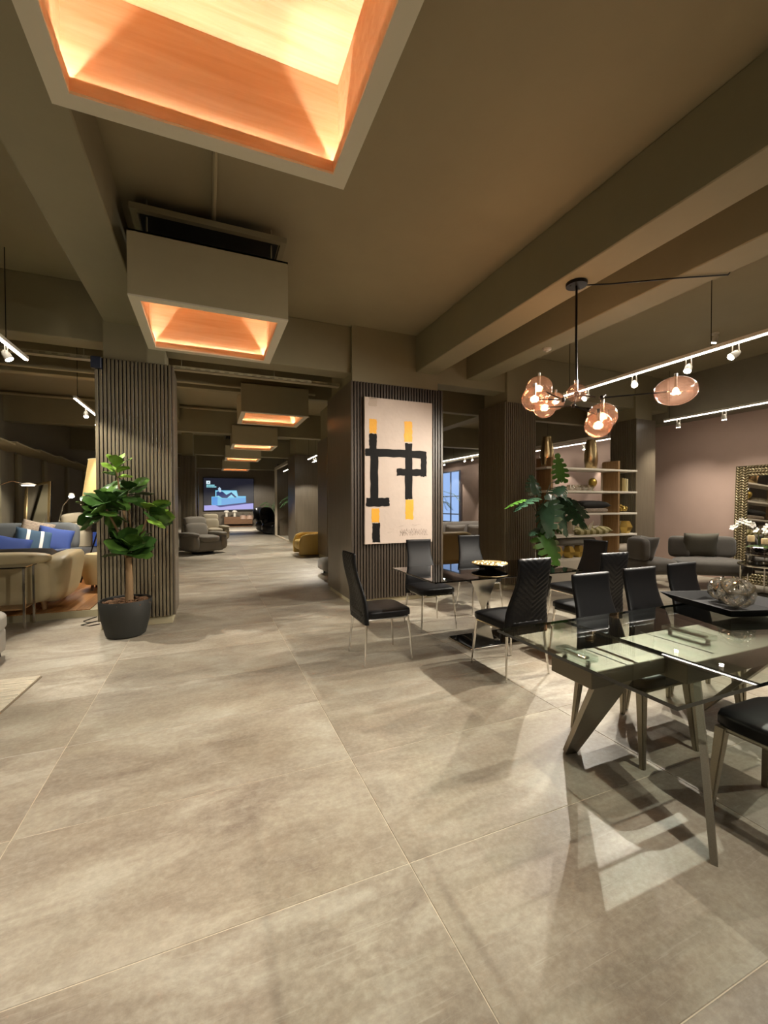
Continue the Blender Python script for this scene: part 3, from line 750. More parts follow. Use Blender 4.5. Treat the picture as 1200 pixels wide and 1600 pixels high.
def tray_set():
    z = 0.760
    r = thing('serving_tray', 'square black tray with flared sides on the large glass table', 'tray', (3.02, 1.60, z), math.radians(-17))
    b = B(); o_, i_, h = 0.27, 0.2, 0.055
    def ring(s, zz): return [b.verts.new((x*s, y*s, zz)) for x, y in ((-1, -1), (1, -1), (1, 1), (-1, 1))]
    R = [ring(i_, 0), ring(o_, h), ring(o_-0.008, h), ring(i_-0.004, 0.008)]
    b.faces.new(R[0][::-1]); b.faces.new(R[3])
    for a, c in zip(R[:-1], R[1:]):
        for k in range(4): b.faces.new([a[k], a[(k+1) % 4], c[(k+1) % 4], c[k]])
    obj('tray_body', b, mat('black_gloss', '#060505', 0.55, spec=0.08), r)
    mk = clear_glass('crystal', (0.95, 0.94, 0.90), 1.6, gl=(1, 0.98, 0.93), base=0.42, haze=(0.10, (0.95, 0.93, 0.88)))
    def knot(x, y, rad, label):
        k = thing('crystal_knot', label, 'ornament', (x, y, z+0.008+rad))
        b = B(); t = bmesh.new(); bmesh.ops.create_icosphere(t, subdivisions=1, radius=rad*0.86)
        bmesh.ops.transform(t, matrix=Matrix.Rotation(0.5+x, 4, 'X') @ Matrix.Rotation(0.4, 4, 'Y'), verts=t.verts)
        for e in t.edges:
            a_, c_ = e.verts[0].co.copy(), e.verts[1].co.copy(); m_ = (a_+c_)*0.5; m_ = m_.normalized()*rad*0.90
            tube(b, [a_, m_, c_], [rad*0.17, rad*0.10, rad*0.17], 8, cap=False)
        for v in t.verts: ball(b, v.co, rad*0.17, 8, 6)
        t.free()
        obj('woven_ball', b, mk, k, smooth=True)
    knot(3.0, 1.56, 0.098, 'large crystal woven ball on the black tray, nearer one')
    knot(3.13, 1.71, 0.082, 'smaller crystal woven ball on the black tray, behind the larger one')
tray_set()

# ------------------------------------------------------------------ plants
def leaf_mesh(name, L_, W_, m, bend=0.25, notch=0, fold=0.12, n=10, obov=1.0):
    """single leaf along +Y, base at origin, curls down (-Z)"""
    b = B(); rows = []
    for i in range(n+1):
        t_ = i/n; w_ = W_*(math.sin(PI*t_**obov))**0.62 if 0 < t_ < 1 else W_*0.04
        if notch == 1: w_ *= 1+0.08*math.sin(t_*18)
        y, z = L_*t_, -bend*L_*t_*t_
        row = []
        for s in (-1, -0.5, 0, 0.5, 1):
            ww = w_*s
            if notch == 2 and abs(s) == 1: ww *= (1.0 if i % 2 == 0 else 0.55)
            row.append(b.verts.new((ww, y+(0.08*L_*(abs(s))*(-1 if notch == 2 and t_ < .4 else 0.2)), z+fold*abs(ww)-0.25*ww*ww/max(W_, .01)+0.008*math.sin(9*t_+s*3))))
        rows.append(row)
    for a, c in zip(rows[:-1], rows[1:]):
        for k in range(4):
            f = b.faces.new([a[k], a[k+1], c[k+1], c[k]]); f.smooth = True
    me = bpy.data.meshes.new(name); b.to_mesh(me); b.free(); me.materials.append(m); return me
def monstera_mesh(name, L_, W_, m, bend=0.3, lobes=6):
    b = B()
    def P(t_, s_): # s_ -1..1 across, t_ 0..1 along
        wd = W_*(math.sin(PI*min(1, max(0, t_))**0.62)**0.8) if 0 < t_ < 1 else W_*0.02
        y = L_*t_-0.10*L_*abs(s_)*(1-t_)*2+0.10*L_*abs(s_)*t_
        return Vector((wd*s_, y, -bend*L_*t_*t_-0.35*wd*s_*s_+0.02*abs(s_)*L_))
    for side in (-1, 1):
        n = 12
        for i in range(n):
            t0, t1 = i/n, (i+1)/n
            q = [P(t0, 0), P(t1, 0), P(t1, side*0.5), P(t0, side*0.5)]
            if side > 0: q.reverse()
            f = b.faces.new([b.verts.new(v) for v in q]); f.smooth = True
        for k in range(lobes):
            t0 = 0.02+k*0.96/lobes; t1 = t0+0.96/lobes*0.80; tm = (t0+t1)/2
            q = [P(t0, side*0.5), P(t0+0.01, side*0.8), P(tm, side*1.02), P(t1, side*0.92), P(t1, side*0.5)]
            if side < 0: q.reverse()
            b.faces.new([b.verts.new(v) for v in q])
    bmesh.ops.remove_doubles(b, verts=b.verts[:], dist=0.0005)
    me = bpy.data.meshes.new(name); b.to_mesh(me); b.free(); me.materials.append(m); return me
def put_leaf(me, parent, p, d, roll=0.0, s=1.0):
    d = Vector(d).normalized(); q = d.to_track_quat('Y', 'Z')
    o = bpy.data.objects.new('leaf', me); C.objects.link(o); o.parent = parent
    o.location = p; o.rotation_euler = (q.to_matrix() @ RY(roll)).to_euler(); o.scale = (s, s, s)
m_fic1 = mat('fig_leaf', '#48682a', 0.35, var=0.3, vscale=9, spec=0.6); m_fic2 = mat('fig_leaf_dark', '#304d20', 0.3, var=0.3, vscale=9, spec=0.6)
m_fic3 = mat('fig_leaf_bright', '#6d9035', 0.4, var=0.25, vscale=9)
m_bark = mat('bark', '#7e6546', 0.85, bump=0.6, bscale=50, var=0.3, vscale=20, stretch=(1, 1, 0.2))
def ficus():
    r = thing('fiddle_leaf_fig', 'potted fiddle-leaf fig in a black tub before the left slatted column', 'plant', (-0.845, 5.305, 0))
    b = B(); lathe(b, [(0.0, 0.0), (0.165, 0.0), (0.19, 0.02), (0.235, 0.2), (0.255, 0.385), (0.25, 0.395), (0.238, 0.39), (0.235, 0.34), (0.0, 0.34)], 40); obj('pot', b, mat('charcoal_fibre_pot', '#1d1d18', 0.65, bump=0.2, bscale=60), r, smooth=True)
    mb = mat('bark_chips', '#5d432c', 0.9, var=0.5, vscale=30); b = B(); rnd = random.Random(5)
    for k in range(110):
        a, q = rnd.uniform(0, 2*PI), 0.225*math.sqrt(rnd.random()); t = bmesh.new()
        s = rnd.uniform(0.02, 0.042); box(t, -s, -s*0.5, -0.006, s, s*0.5, 0.006)
        merge(b, t, Matrix.Translation((q*math.cos(a), q*math.sin(a), 0.352+rnd.uniform(0, 0.02))) @ Matrix.Rotation(rnd.uniform(0, 6), 4, 'Z') @ Matrix.Rotation(rnd.uniform(-.5, .5), 4, 'X'))
    o = obj('bark_mulch', b, mb, r); o['kind'] = 'stuff'
    o2 = Vector((-0.845, 5.305, 0))
    b = B(); T0 = Vector((0.025, 0.04, 0.35)); T1 = Vector((0.02, 0.05, 0.84))
    tube(b, [T0, T0.lerp(T1, 0.5)+Vector((0.008, 0, 0)), T1], [0.043, 0.036, 0.032], 12); obj('trunk', b, m_bark, r, smooth=True)
    CL = [((0.03, 0.02, 0.90), 26, 1.1, 'low'), ((-0.17, -0.05, 1.40), 26, 1.0, 'left'), ((0.23, -0.02, 1.32), 13, 1.05, 'right'), ((0.02, 0.06, 1.55), 16, 1.0, 'mid'), ((-0.085, 0.05, 1.80), 9, 0.8, 'top')]
    b = B()
    for c, n, s, k in CL:
        c = Vector(c); tube(b, [T1-Vector((0, 0, 0.06)), T1.lerp(c, 0.45)+Vector((0.02, 0.02, -0.02)), c], [0.02, 0.014, 0.007], 8)
    obj('branch', b, m_bark, r, smooth=True)
    M_ = [leaf_mesh('leaf', 0.23, 0.082, m, bend=bd, notch=1, fold=0.22, obov=1.45) for m, bd in ((m_fic1, 0.2), (m_fic2, 0.35), (m_fic2, 0.1), (m_fic3, 0.25))]
    for c, n, s, k in CL:
        c = Vector(c)
        for i in range(n):
            a = i*2.4+rnd.uniform(-.3, .3); q = i/n
            el = {'low': 0.15+1.0*q, 'left': 0.9-1.3*q, 'right': 0.7-0.9*q, 'mid': 0.6-0.9*q, 'top': 1.2-1.0*q}[k]
            d = Vector((math.cos(a)*math.cos(el), math.sin(a)*math.cos(el)*0.8-(0.15), math.sin(el)))
            if k == 'right': d.x = abs(d.x)*0.9+0.15
            if k == 'left': d.x = d.x*0.9-0.3
            put_leaf(M_[3 if (k in ('top',) or (k == 'right' and i % 2 == 0)) else (i % 3)], r, c+Vector((0, 0, (0.05-0.15*q) if k != 'low' else 0.12*q-0.04)), d, rnd.uniform(-.9, .9), s*rnd.uniform(0.8, 1.12))
ficus()
def monstera():
    r = thing('monstera_plant', 'tall monstera with split dark leaves between the slatted column and shelf', 'plant', (4.72, 5.12, 0))
    b = B(); lathe(b, [(0.0, 0), (0.14, 0), (0.2, 0.3), (0.19, 0.3), (0.17, 0.26), (0, 0.26)], 28); obj('pot', b, mat('charcoal_fibre_pot', '#1d1d18', 0.65), r, smooth=True)
    m1 = mat('monstera_leaf', '#3a5844', 0.25, var=0.25, vscale=9, spec=0.7); m2 = mat('monstera_leaf_light', '#4c7a2c', 0.35, var=0.2, vscale=9)
    A = monstera_mesh('leaf', 0.48, 0.22, m1); D = monstera_mesh('leaf', 0.44, 0.13, m2, 0.2); E_ = monstera_mesh('leaf', 0.42, 0.21, m2)
    L = [((-0.25, -0.15, 1.50), (-0.9, -0.3, -0.12), A, 0.3, 0.85), ((-0.42, -0.2, 1.48), (-0.9, -0.2, -0.15), D, 0.2, 0.75),
         ((-0.1, -0.25, 1.42), (-0.55, -0.5, -0.85), A, 0.5, 0.95), ((0.05, -0.22, 1.52), (0.2, -0.55, -0.9), A, 0.0, 1.05), ((0.18, -0.15, 1.48), (0.75, -0.4, -0.6), A, -0.4, 1.0),
         ((0.35, -0.1, 1.52), (0.55, -0.5, -0.7), A, 0.2, 1.0), ((0.42, 0.0, 1.5), (0.95, -0.2, -0.45), A, -0.3, 0.85), ((0.40, 0.05, 1.80), (-0.28, -0.1, 0.9), D, 0.4, 0.9),
         ((0.0, 0.05, 1.58), (0.1, 0.2, 0.9), A, 0.3, 0.6), ((0.22, -0.05, 1.58), (0.5, 0.1, 0.35), A, 0.6, 0.6), ((-0.02, -0.12, 1.0), (0.1, -0.6, -0.8), E_, 0.2, 1.1), ((0.1, -0.05, 1.1), (0.8, -0.3, -0.2), E_, 0.2, 0.7), ((-0.05, -0.1, 1.08), (-0.8, -0.3, -0.1), A, 0.1, 0.6)]
    L = [((p[0]*1.3, p[1]*1.2, p[2]), d, me, ro, s) for p, d, me, ro, s in L]
    b = B(); tube(b, [(0, 0, 0.25), (0.01, 0, 0.7), (0.0, -0.03, 1.2), (0.03, 0, 1.4)], [0.022, 0.02, 0.016, 0.012], 8)
    for p, d, me, ro, s in L:
        z0 = min(1.3, p[2]-0.25); tube(b, [(0.01, -0.01, z0), ((p[0])*0.5, p[1]*0.4, z0+(p[2]-z0)*0.8+0.05), p], [0.008, 0.007, 0.005], 6)
    obj('stem', b, mat('monstera_stem', '#33401f', 0.6), r, smooth=True)
    for p, d, me, ro, s in L: put_leaf(me, r, p, d, ro, s*1.15)
monstera()

# ------------------------------------------------------------------ open shelf with its objects
SY0, SY1 = 5.50, 5.86
def shelf_unit():
    r = thing('open_shelf', 'open shelf of pale boards and oak uprights between the columns', 'shelf', (5.24, SY0, 0))
    mo = wood('oak', '#84653f', '#a5835a', 0.5, axis=2, scale=2.0)
    for z in (2.055, 1.655, 1.262, 0.872):
        b = B(); bbox(b, 0, 0, z-0.036, 2.2, 0.36, z, 0.003); obj('shelf_board', b, m_white, r)
    b = B(); bbox(b, 0, -0.02, 0.06, 2.2, 0.36, 0.478, 0.003); cab = obj('base_cabinet', b, m_white, r)
    for x0, x1 in ((0.02, 0.72), (0.74, 1.46), (1.48, 2.18)):
        b = B(); bbox(b, x0, -0.036, 0.08, x1, -0.02, 0.45, 0.002); obj('cabinet_door', b, m_white, cab)
    b = B(); box(b, 0.04, 0.03, 0, 2.16, 0.33, 0.06); obj('plinth', b, mat('grey_plinth', '#7c7466', 0.6), r)
    for x in (0.10, 1.70):
        b = B()
        for z0, z1 in ((0.478, 0.836), (0.872, 1.226), (1.262, 1.619), (1.655, 2.019), (2.055, 2.215)): bbox(b, x, 0.008, z0, x+0.045, 0.352, z1, 0.001)
        obj('upright', b, mo, r)
    b = B()
    for z0, z1 in ((0.478, 0.836), (0.872, 1.226), (1.655, 2.019)): box(b, 1.66, 0.32, z0, 1.685, 0.345, z1)
    obj('back_post', b, m_white, r)
shelf_unit()
def vase(x, y, z, label):
    b = B(); lathe(b, [(0.0, 0.0), (0.085, 0.0), (0.10, 0.02), (0.118, 0.16), (0.115, 0.26), (0.085, 0.50), (0.078, 0.53), (0.07, 0.53), (0.075, 0.49), (0.1, 0.25), (0.09, 0.03), (0, 0.02)], 32, (x, y, z)); 
    tag(obj('gold_vase', b, m_brass, smooth=True), label, 'vase', 'tall gold vases on the shelf top')
vase(5.42, 5.68, 2.055, 'tall gold vase on the shelf top, left one beside the slatted column')
vase(6.43, 5.66, 2.055, 'tall gold vase on the shelf top, right one near the oak upright')
m_clear = clear_glass('clear_bowl_glass', (0.9, 0.88, 0.82), 1.5, base=0.12)
for k, x in enumerate((5.92, 6.08, 6.24, 6.39)):
    b = B(); lathe(b, [(0.0, 0), (0.04, 0), (0.075, 0.06), (0.06, 0.105), (0.054, 0.105), (0.068, 0.06), (0.035, 0.008), (0, 0.008)], 18, (x, 5.64, 1.655))
    tag(obj('glass_bowl', b, m_clear, smooth=True), 'small clear glass bowl on the second shelf, number %s from the left in its row' % ('one', 'two', 'three', 'four')[k], 'bowl', 'clear glass bowls in a row')
b = B(); ball(b, (6.50, 5.68, 1.815), (0.075, 0.075, 0.085), 18, 12); lathe(b, [(0.03, 0), (0.012, 0.02), (0.012, 0.08)], 12, (6.50, 5.68, 1.655)); tag(obj('gold_egg', b, m_gold, smooth=True), 'gold egg ornament on a stand on the second shelf', 'ornament')
for k, (x, h) in enumerate(((7.10, 0.25), (7.155, 0.24), (7.21, 0.235))):
    b = B(); bbox(b, x, 5.55, 1.655, x+0.05, 5.76, 1.655+h, 0.003); tag(obj('book', b, mat('book_%d' % k, ('#8a7648', '#a89664', '#c2b48a')[k], 0.6)), ('olive tan book upright on the shelf, leftmost of the three books', 'tan book upright on the shelf, middle of the three books', 'pale book upright on the shelf, rightmost of the three books')[k], 'book', 'books on the second shelf')
b = B(); pillow(b, (6.42, 5.66, 1.41), 0.34, 0.17, 0.07, RX(0.05)); tag(obj('cushion', b, mat('black_cushion', '#1c1a18', 0.8)), 'black cushion lying on a patterned cushion on the third shelf', 'cushion')
m_pat = mat('patterned_fabric', '#8f8070', 0.85, var=0.5, vscale=30)
b = B(); soft(b, (6.42, 5.66, 1.305), (0.34, 0.16, 0.043), 4); tag(obj('cushion', b, m_pat), 'grey patterned cushion under the black cushion on the third shelf', 'cushion')
b = B()
rnd = random.Random(8)
for k in range(12):
    a, e = k*2.4, rnd.uniform(-0.9, 1.0); ball(b, (7.2+0.06*math.cos(a)*math.cos(e), 5.62+0.06*math.sin(a)*math.cos(e), 1.345+0.05*math.sin(e)), 0.032, 10, 7)
tag(obj('gold_cluster', b, m_gold, smooth=True), 'gold ball cluster ornament on the third shelf', 'ornament')
b = B()
for k in range(9):
    a = 2*PI*k/9; q = Vector((math.cos(a), math.sin(a), 0)); c0 = Vector((6.22, 5.66, 0.91))
    tube(b, [c0, c0+q*0.13+Vector((0, 0, 0.06)), c0+q*0.24*(1+0.2*math.sin(k*5))+Vector((0, 0, 0.17+0.05*math.sin(k*3)))], [0.05, 0.035, 0.006], 7)
tube(b, [(6.22, 5.66, 0.872), (6.22, 5.66, 0.92)], [0.09, 0.07], 12)
tag(obj('coral_bowl', b, mat('white_ceramic', '#ded6ca', 0.45), smooth=True), 'white coral shaped bowl on the fourth shelf', 'bowl')
def frame_box(x0, x1, z1, label):
    r = thing('display_frame', label, 'frame', (x0, 5.56, 0.872)); W_ = x1-x0; H_ = z1-0.872; b = B()
    for a in ((0, 0, W_, 0.018), (0, H_-0.018, W_, H_), (0, 0.018, 0.018, H_-0.018), (W_-0.018, 0.018, W_, H_-0.018)): box(b, a[0], 0, a[1], a[2], 0.16, a[3])
    obj('frame_edge', b, m_white, r)
    b = B(); box(b, 0.018, 0.15, 0.018, W_-0.018, 0.16, H_-0.018); obj('back_panel', b, m_pat, r)
frame_box(5.44, 5.66, 1.09, 'white open box frame on the fourth shelf, left one'); frame_box(5.70, 5.93, 1.14, 'white open box frame on the fourth shelf, right one')
m_str = mat('striped_olive_fabric', '#8d8350', 0.85)
nt = m_str.node_tree; wv = nt.nodes.new('ShaderNodeTexWave'); wv.inputs['Scale'].default_value = 4.2; wv.bands_direction = 'DIAGONAL'; tcn = nt.nodes.new('ShaderNodeTexCoord'); nt.links.new(tcn.outputs['Object'], wv.inputs[0])
crn = nt.nodes.new('ShaderNodeValToRGB'); crn.color_ramp.elements[0].position = 0.35; crn.color_ramp.elements[1].position = 0.55; crn.color_ramp.elements[0].color = (*lin('#766c3a'), 1); crn.color_ramp.elements[1].color = (*lin('#b8ae84'), 1)
nt.links.new(wv.outputs[0], crn.inputs[0]); nt.links.new(crn.outputs[0], nt.nodes['Principled BSDF'].inputs['Base Color'])
b = B(); pillow(b, (6.35, 5.66, 0.945), 0.46, 0.17, 0.085); tag(obj('cushion', b, m_str), 'olive striped cushion lying on the fourth shelf', 'cushion')
def facet(x, y, z, s, label):
    b = B(); lathe(b, [(0.0, 0), (0.6*s, 0), (1.0*s, 0.85*s), (0.6*s, 1.7*s), (0.5*s, 1.7*s), (0.0, 1.5*s)], 6, (x, y, z)); tag(obj('faceted_bowl', b, m_gold), label, 'bowl', 'faceted gold bowls on the shelf')
facet(7.26, 5.62, 0.872, 0.135, 'faceted gold bowl alone at the right end of the fourth shelf')
facet(5.58, 5.62, 0.478, 0.12, 'faceted gold bowl at the left of the bottom shelf, left one'); facet(5.83, 5.6, 0.478, 0.12, 'faceted gold bowl on the bottom shelf, middle one'); facet(6.08, 5.62, 0.478, 0.12, 'faceted gold bowl on the bottom shelf, right one')
b = B(); soft(b, (6.0, 5.68, 0.76), (0.52, 0.15, 0.072), 3.2, puff=0.1); tag(obj('folded_blanket', b, m_grey, smooth=True, angle=0), 'grey rolled blanket lying on the gold bowls of the bottom shelf', 'blanket')
b = B(); pillow(b, (7.22, 5.64, 0.575), 0.27, 0.15, 0.1); tag(obj('cushion', b, mat('pale_taupe_fabric', '#a99d8c', 0.85)), 'pale cushion at the right end of the bottom shelf', 'cushion')

# ------------------------------------------------------------------ curved grey lounge seats, side tables, mirror
def lounge(loc, rz, W_, label, pads, dep, crot, m, small=False):
    r = thing('lounge_seat', label, 'sofa', loc, rz)
    b = B(); soft(b, (0, 0, 0.35), (W_, dep, 0.135), 4.5, 10); obj('seat', b, m, r, smooth=True, angle=0)
    for (x, y, a, pw) in pads:
        b = B()
        def f(u, v, x=x, y=y, a=a, pw=pw): return (0, 0, 0)
        soft(b, (x, y, 0.65), (pw, 0.075, 0.19), 5, 8, RZ(a)); obj('back_pad', b, m, r, smooth=True, angle=0)
        b = B(); tube(b, [(x, y, 0.30), (x, y, 0.5)], 0.016, 8); obj('back_post', b, m_black, r)
    for x in (-W_*0.62, W_*0.62):
        for y in (-dep*0.6, dep*0.6):
            b = B(); tube(b, [(x, y, 0.23), (x, y, 0)], 0.016, 8); obj('leg', b, mat('bronze_leg', '#4d4238', 0.35, metal=0.7), r, smooth=True)
    return r
F2 = math.atan2(-0.80, -0.60)-PI/2
lounge((7.98, 4.55, 0), F2, 0.50, 'dark grey curved two-pad sofa with a square cushion before the mauve wall', [(-0.30, -0.34, -0.12, 0.22), (0.36, -0.28, -0.6, 0.17)], 0.42, 0, m_dgrey)
R2 = RZ(F2)
c2 = Vector((7.98, 4.55, 0))+R2 @ Vector((0.08, -0.18, 0.69))
b = B(); pillow(b, (0, 0, 0), 0.27, 0.22, 0.07); tag(obj('cushion', b, m_pill, loc=c2, rot=(RZ(F2) @ RX(math.radians(78))).to_euler()), 'square olive grey cushion leaning on the curved sofa', 'cushion')
F1 = math.atan2(-0.35, 0.9)-PI/2
lounge((7.12, 5.0, 0), F1, 0.34, 'dark grey lounge chair seen from the side, left of the curved sofa', [(0.08, -0.28, 0.0, 0.25), (-0.32, -0.02, -1.1, 0.18)], 0.32, 0, m_dgrey)
R1 = RZ(F1); c1 = Vector((7.12, 5.0, 0))+R1 @ Vector((0.05, -0.12, 0.66))
b = B(); pillow(b, (0, 0, 0), 0.25, 0.21, 0.07); tag(obj('cushion', b, m_dgrey, loc=c1, rot=(RZ(F1) @ RX(math.radians(70))).to_euler()), 'dark grey cushion leaning in the side-on lounge chair', 'cushion')

def round_table(x, y, rad, h, label):
    r = thing('round_side_table', label, 'side table', (x, y, 0), 0.3, 'nested chrome side tables')
    b = B(); lathe(b, [(rad, h-0.03), (rad+0.008, h-0.015), (rad, h), (rad-0.02, h), (rad-0.02, h-0.03), (rad, h-0.03)], 40); obj('rim', b, m_chrome, r, smooth=True)
    b = B(); lathe(b, [(0, h-0.014), (rad-0.022, h-0.014), (rad-0.022, h-0.006), (0, h-0.006)], 36); obj('glass_top', b, m_glass, r)
    for k in range(4):
        a = 2*PI*k/4+0.4; b = B(); bbox(b, (rad-0.03)*math.cos(a)-0.028, (rad-0.03)*math.sin(a)-0.008, 0, (rad-0.03)*math.cos(a)+0.028, (rad-0.03)*math.sin(a)+0.008, h-0.03, 0.002); obj('leg', b, m_chrome, r)
round_table(8.32, 3.72, 0.44, 0.62, 'taller round chrome table with glass top beside the mirror')
round_table(7.88, 3.62, 0.42, 0.50, 'lower round chrome table with glass top in front of the taller one')
def candle(x, y, z, h, label):
    r = thing('candle_holder', label, 'candle', (x, y, z), 0, 'cream candles in glass holders')
    b = B(); lathe(b, [(0.0, 0), (0.055, 0.0), (0.05, 0.012), (0.012, 0.03), (0.010, h*0.5), (0.03, h*0.62), (0.05, h*0.72), (0.05, h*0.78), (0, h*0.74)], 20); obj('goblet', b, m_clear, r, smooth=True)
    b = B(); lathe(b, [(0.0, h*0.745), (0.045, h*0.76), (0.045, h-0.01), (0.04, h), (0.0, h-0.008)], 20); obj('candle_wax', b, mat('cream_wax', '#e8cf9f', 0.6), r, smooth=True)
candle(7.92, 3.93, 0.50, 0.42, 'cream candle in a taller glass goblet on the low chrome table, left one')
candle(7.94, 3.76, 0.50, 0.38, 'cream candle in a shorter glass goblet on the low chrome table, right one')
def orchid():
    r = thing('potted_orchid', 'white orchid arching from a silver bowl on the taller chrome table', 'plant', (8.30, 3.98, 0.62))
    b = B(); lathe(b, [(0, 0), (0.06, 0), (0.17, 0.09), (0.16, 0.1), (0.05, 0.02), (0, 0.02)], 26); obj('bowl', b, m_chrome, r, smooth=True)
    b = B(); soft(b, (0, 0, 0.08), (0.11, 0.11, 0.03), 2.2, 6); obj('moss', b, mat('moss', '#3c4a22', 0.9, bump=1, bscale=60), r)
    rnd = random.Random(4); mp = mat('orchid_petal', '#f3efe6', 0.5); 
    b = B(); S = []
    for sgn, n in ((1, 9), (-1, 7)):
        pts = [Vector((0.0, 0.02*sgn, 0.08)), Vector((0, 0.04*sgn, 0.3)), Vector((-0.02, 0.12*sgn, 0.46)), Vector((-0.04, 0.26*sgn, 0.5)), Vector((-0.05, 0.36*sgn, 0.40))]
        if sgn < 0: pts = [Vector((p.x, p.y*0.7, p.z*0.93)) for p in pts]
        tube(b, pts, [0.005]*5, 6)
        for k in range(n):
            t_ = k/(n-1)*2.6+1.4; i = min(3, int(t_)); S.append(pts[i].lerp(pts[i+1], t_-i))
    obj('stem', b, mat('orchid_stem', '#55652f', 0.6), r, smooth=True)
    for k in range(5):
        a = k*1.3; me = leaf_mesh('leaf', 0.2, 0.035, mat('orchid_leaf', '#3c5a2a', 0.4), bend=0.5, n=6); put_leaf(me, r, (0, 0, 0.09), (math.cos(a), math.sin(a), 0.5))
    pm = bmesh.new()
    for k in range(5):
        t = bmesh.new(); soft(t, (0.028, 0, 0), (0.028, 0.021, 0.004), 2.2, 3); merge(pm, t, Matrix.Rotation(2*PI*k/5, 4, 'Z') @ Matrix.Rotation(-0.3, 4, 'Y'))
    ball(pm, (0, 0, 0.006), 0.009, 6, 4)
    me = bpy.data.meshes.new('blossom'); pm.to_mesh(me); pm.free(); me.materials.append(mp)
    for p in S:
        o = bpy.data.objects.new('blossom', me); C.objects.link(o); o.parent = r; o.location = p+Vector((rnd.uniform(-.02, .02), rnd.uniform(-.02, .02), rnd.uniform(-.02, .015)))
        o.rotation_euler = (rnd.uniform(0.8, 1.6), rnd.uniform(-.4, .4), rnd.uniform(-2.2, -0.6))
orchid()
def wall_mirror():
    r = thing('framed_mirror', 'large mirror with a wide woven silver frame leaning on the mauve wall', 'mirror', (XR-0.10, 4.66, 0.0), 0)
    W_, H_, fwid, tilt = 1.9, 2.10, 0.19, math.radians(2.2)
    r.rotation_euler = (0, tilt, 0)
    mfr = mat('silver_leaf_frame', '#a89a78', 0.35, metal=0.85)
    b = B(); box(b, -0.01, -W_, 0, 0.0, 0, H_); 
    for a in ((-W_, 0, 0, 0.012), (-W_, H_-0.012, 0, H_), (-W_, 0, -W_+0.012, H_), (-0.012, 0, 0, H_)): box(b, -0.035, a[0], a[1], 0, a[2], a[3])
    obj('frame', b, mat('frame_backing', '#6d6046', 0.5, metal=0.4), r)
    b = B(); box(b, -0.016, -W_+fwid, fwid, -0.0102, -fwid, H_-fwid); obj('mirror_glass', b, m_mirror, r)
    cols = 4; cell = fwid/cols; bm = bmesh.new()
    soft(bm, (0, 0, 0), (0.012, cell*0.30, cell*0.62), 2.3, 3)
    me = bpy.data.meshes.new('woven_stitch'); bm.to_mesh(me); bm.free(); me.materials.append(mfr)
    sb = B(); tmp = bmesh.new(); soft(tmp, (0, 0, 0), (0.012, cell*0.27, cell*0.62), 2.3, 3)
    src = [(v.co.copy()) for v in tmp.verts]; sf = [[v.index for v in f.verts] for f in tmp.faces]; tmp.verts.index_update(); sf = [[v.index for v in f.verts] for f in tmp.faces]; tmp.free()
    def stitch(y, z, ang):
        Rm = RX(ang); vv = [sb.verts.new(Vector((-0.022, y, z))+Rm @ c) for c in src]
        for f in sf:
            nf = sb.faces.new([vv[i] for i in f]); nf.smooth = True
    n = int(H_/cell)
    for i in range(n):
        for c in range(cols):
            ang = 0.65 if c % 2 else -0.65; z = cell*(i+0.5)
            stitch(-cell*(c+0.5), z, ang); stitch(-W_+cell*(c+0.5), z, ang)
    for i in range(cols, int(W_/cell)-cols):
        for c in range(cols):
            ang = PI/2+(0.65 if c % 2 else -0.65)
            stitch(-cell*(i+0.5), cell*(c+0.5), ang); stitch(-cell*(i+0.5), H_-cell*(c+0.5), ang)
    me2 = bpy.data.meshes.remove(me)
    o = obj('woven_border', sb, mfr, r); o['kind'] = 'stuff'
wall_mirror()

# ------------------------------------------------------------------ far right: window, grey sofa, tan armchair, palm
wn = struct('window_1', (lambda b: (box(b, XR-0.03, 13.9, 0.75, XR-0.001, 17.2, 2.70), b)[1])(B()), emis('dusk_sky', (0.36, 0.55, 0.95), 0.26))
b = B()
for y in (13.86, 14.5, 15.15, 15.8, 16.5, 17.2): box(b, XR-0.07, y-0.025, 0.72, XR-0.03, y+0.025, 2.74)
for z in (0.74, 1.05, 1.75, 2.72): box(b, XR-0.068, 13.86, z-0.02, XR-0.028, 17.2, z+0.02)
obj('window_frame', b, mat('window_frame', '#7c8696', 0.5), wn)
def big_sofa(loc, rz, W_, D_, H_, m, label, ncush=2, arms=True, name='sofa', seat_z=0.42, legs=m_black, armm=None):
    r = thing(name, label, 'sofa', loc, rz)
    b = B(); soft(b, (0, 0, 0.20), (W_/2, D_/2, 0.10), 9, 8); obj('base', b, m, r, smooth=True, angle=0)
    b = B(); soft(b, (0, -D_/2+0.12, H_/2+0.05), (W_/2, 0.13, H_/2-0.04), 6, 8); obj('backrest', b, m, r, smooth=True, angle=0)
    aw = 0.13 if arms else 0.0
    if arms:
        for s in (-1, 1):
            b = B(); soft(b, (s*(W_/2-0.1), 0.02, 0.36), (0.11, D_/2-0.02, 0.24), 6, 8); obj('armrest', b, armm or m, r, smooth=True, angle=0)
    cw = (W_-2*aw-0.06)/ncush
    for k in range(ncush):
        x = -W_/2+aw+0.03+cw*(k+0.5)
        b = B(); soft(b, (x, 0.1, seat_z-0.06), (cw/2-0.004, D_/2-0.12, 0.085), 6, 8, puff=0.2); obj('seat_cushion', b, m, r, smooth=True, angle=0)
    for sx in (-1, 1):
        for sy in (-1, 1):
            b = B(); tube(b, [(sx*(W_/2-0.1), sy*(D_/2-0.1), 0.12), (sx*(W_/2-0.1), sy*(D_/2-0.1), 0)], [0.025, 0.018], 10); obj('leg', b, legs, r)
    return r
m_lgrey = mat('light_grey_fabric', '#a29a92', 0.9, bump=0.3, bscale=150)
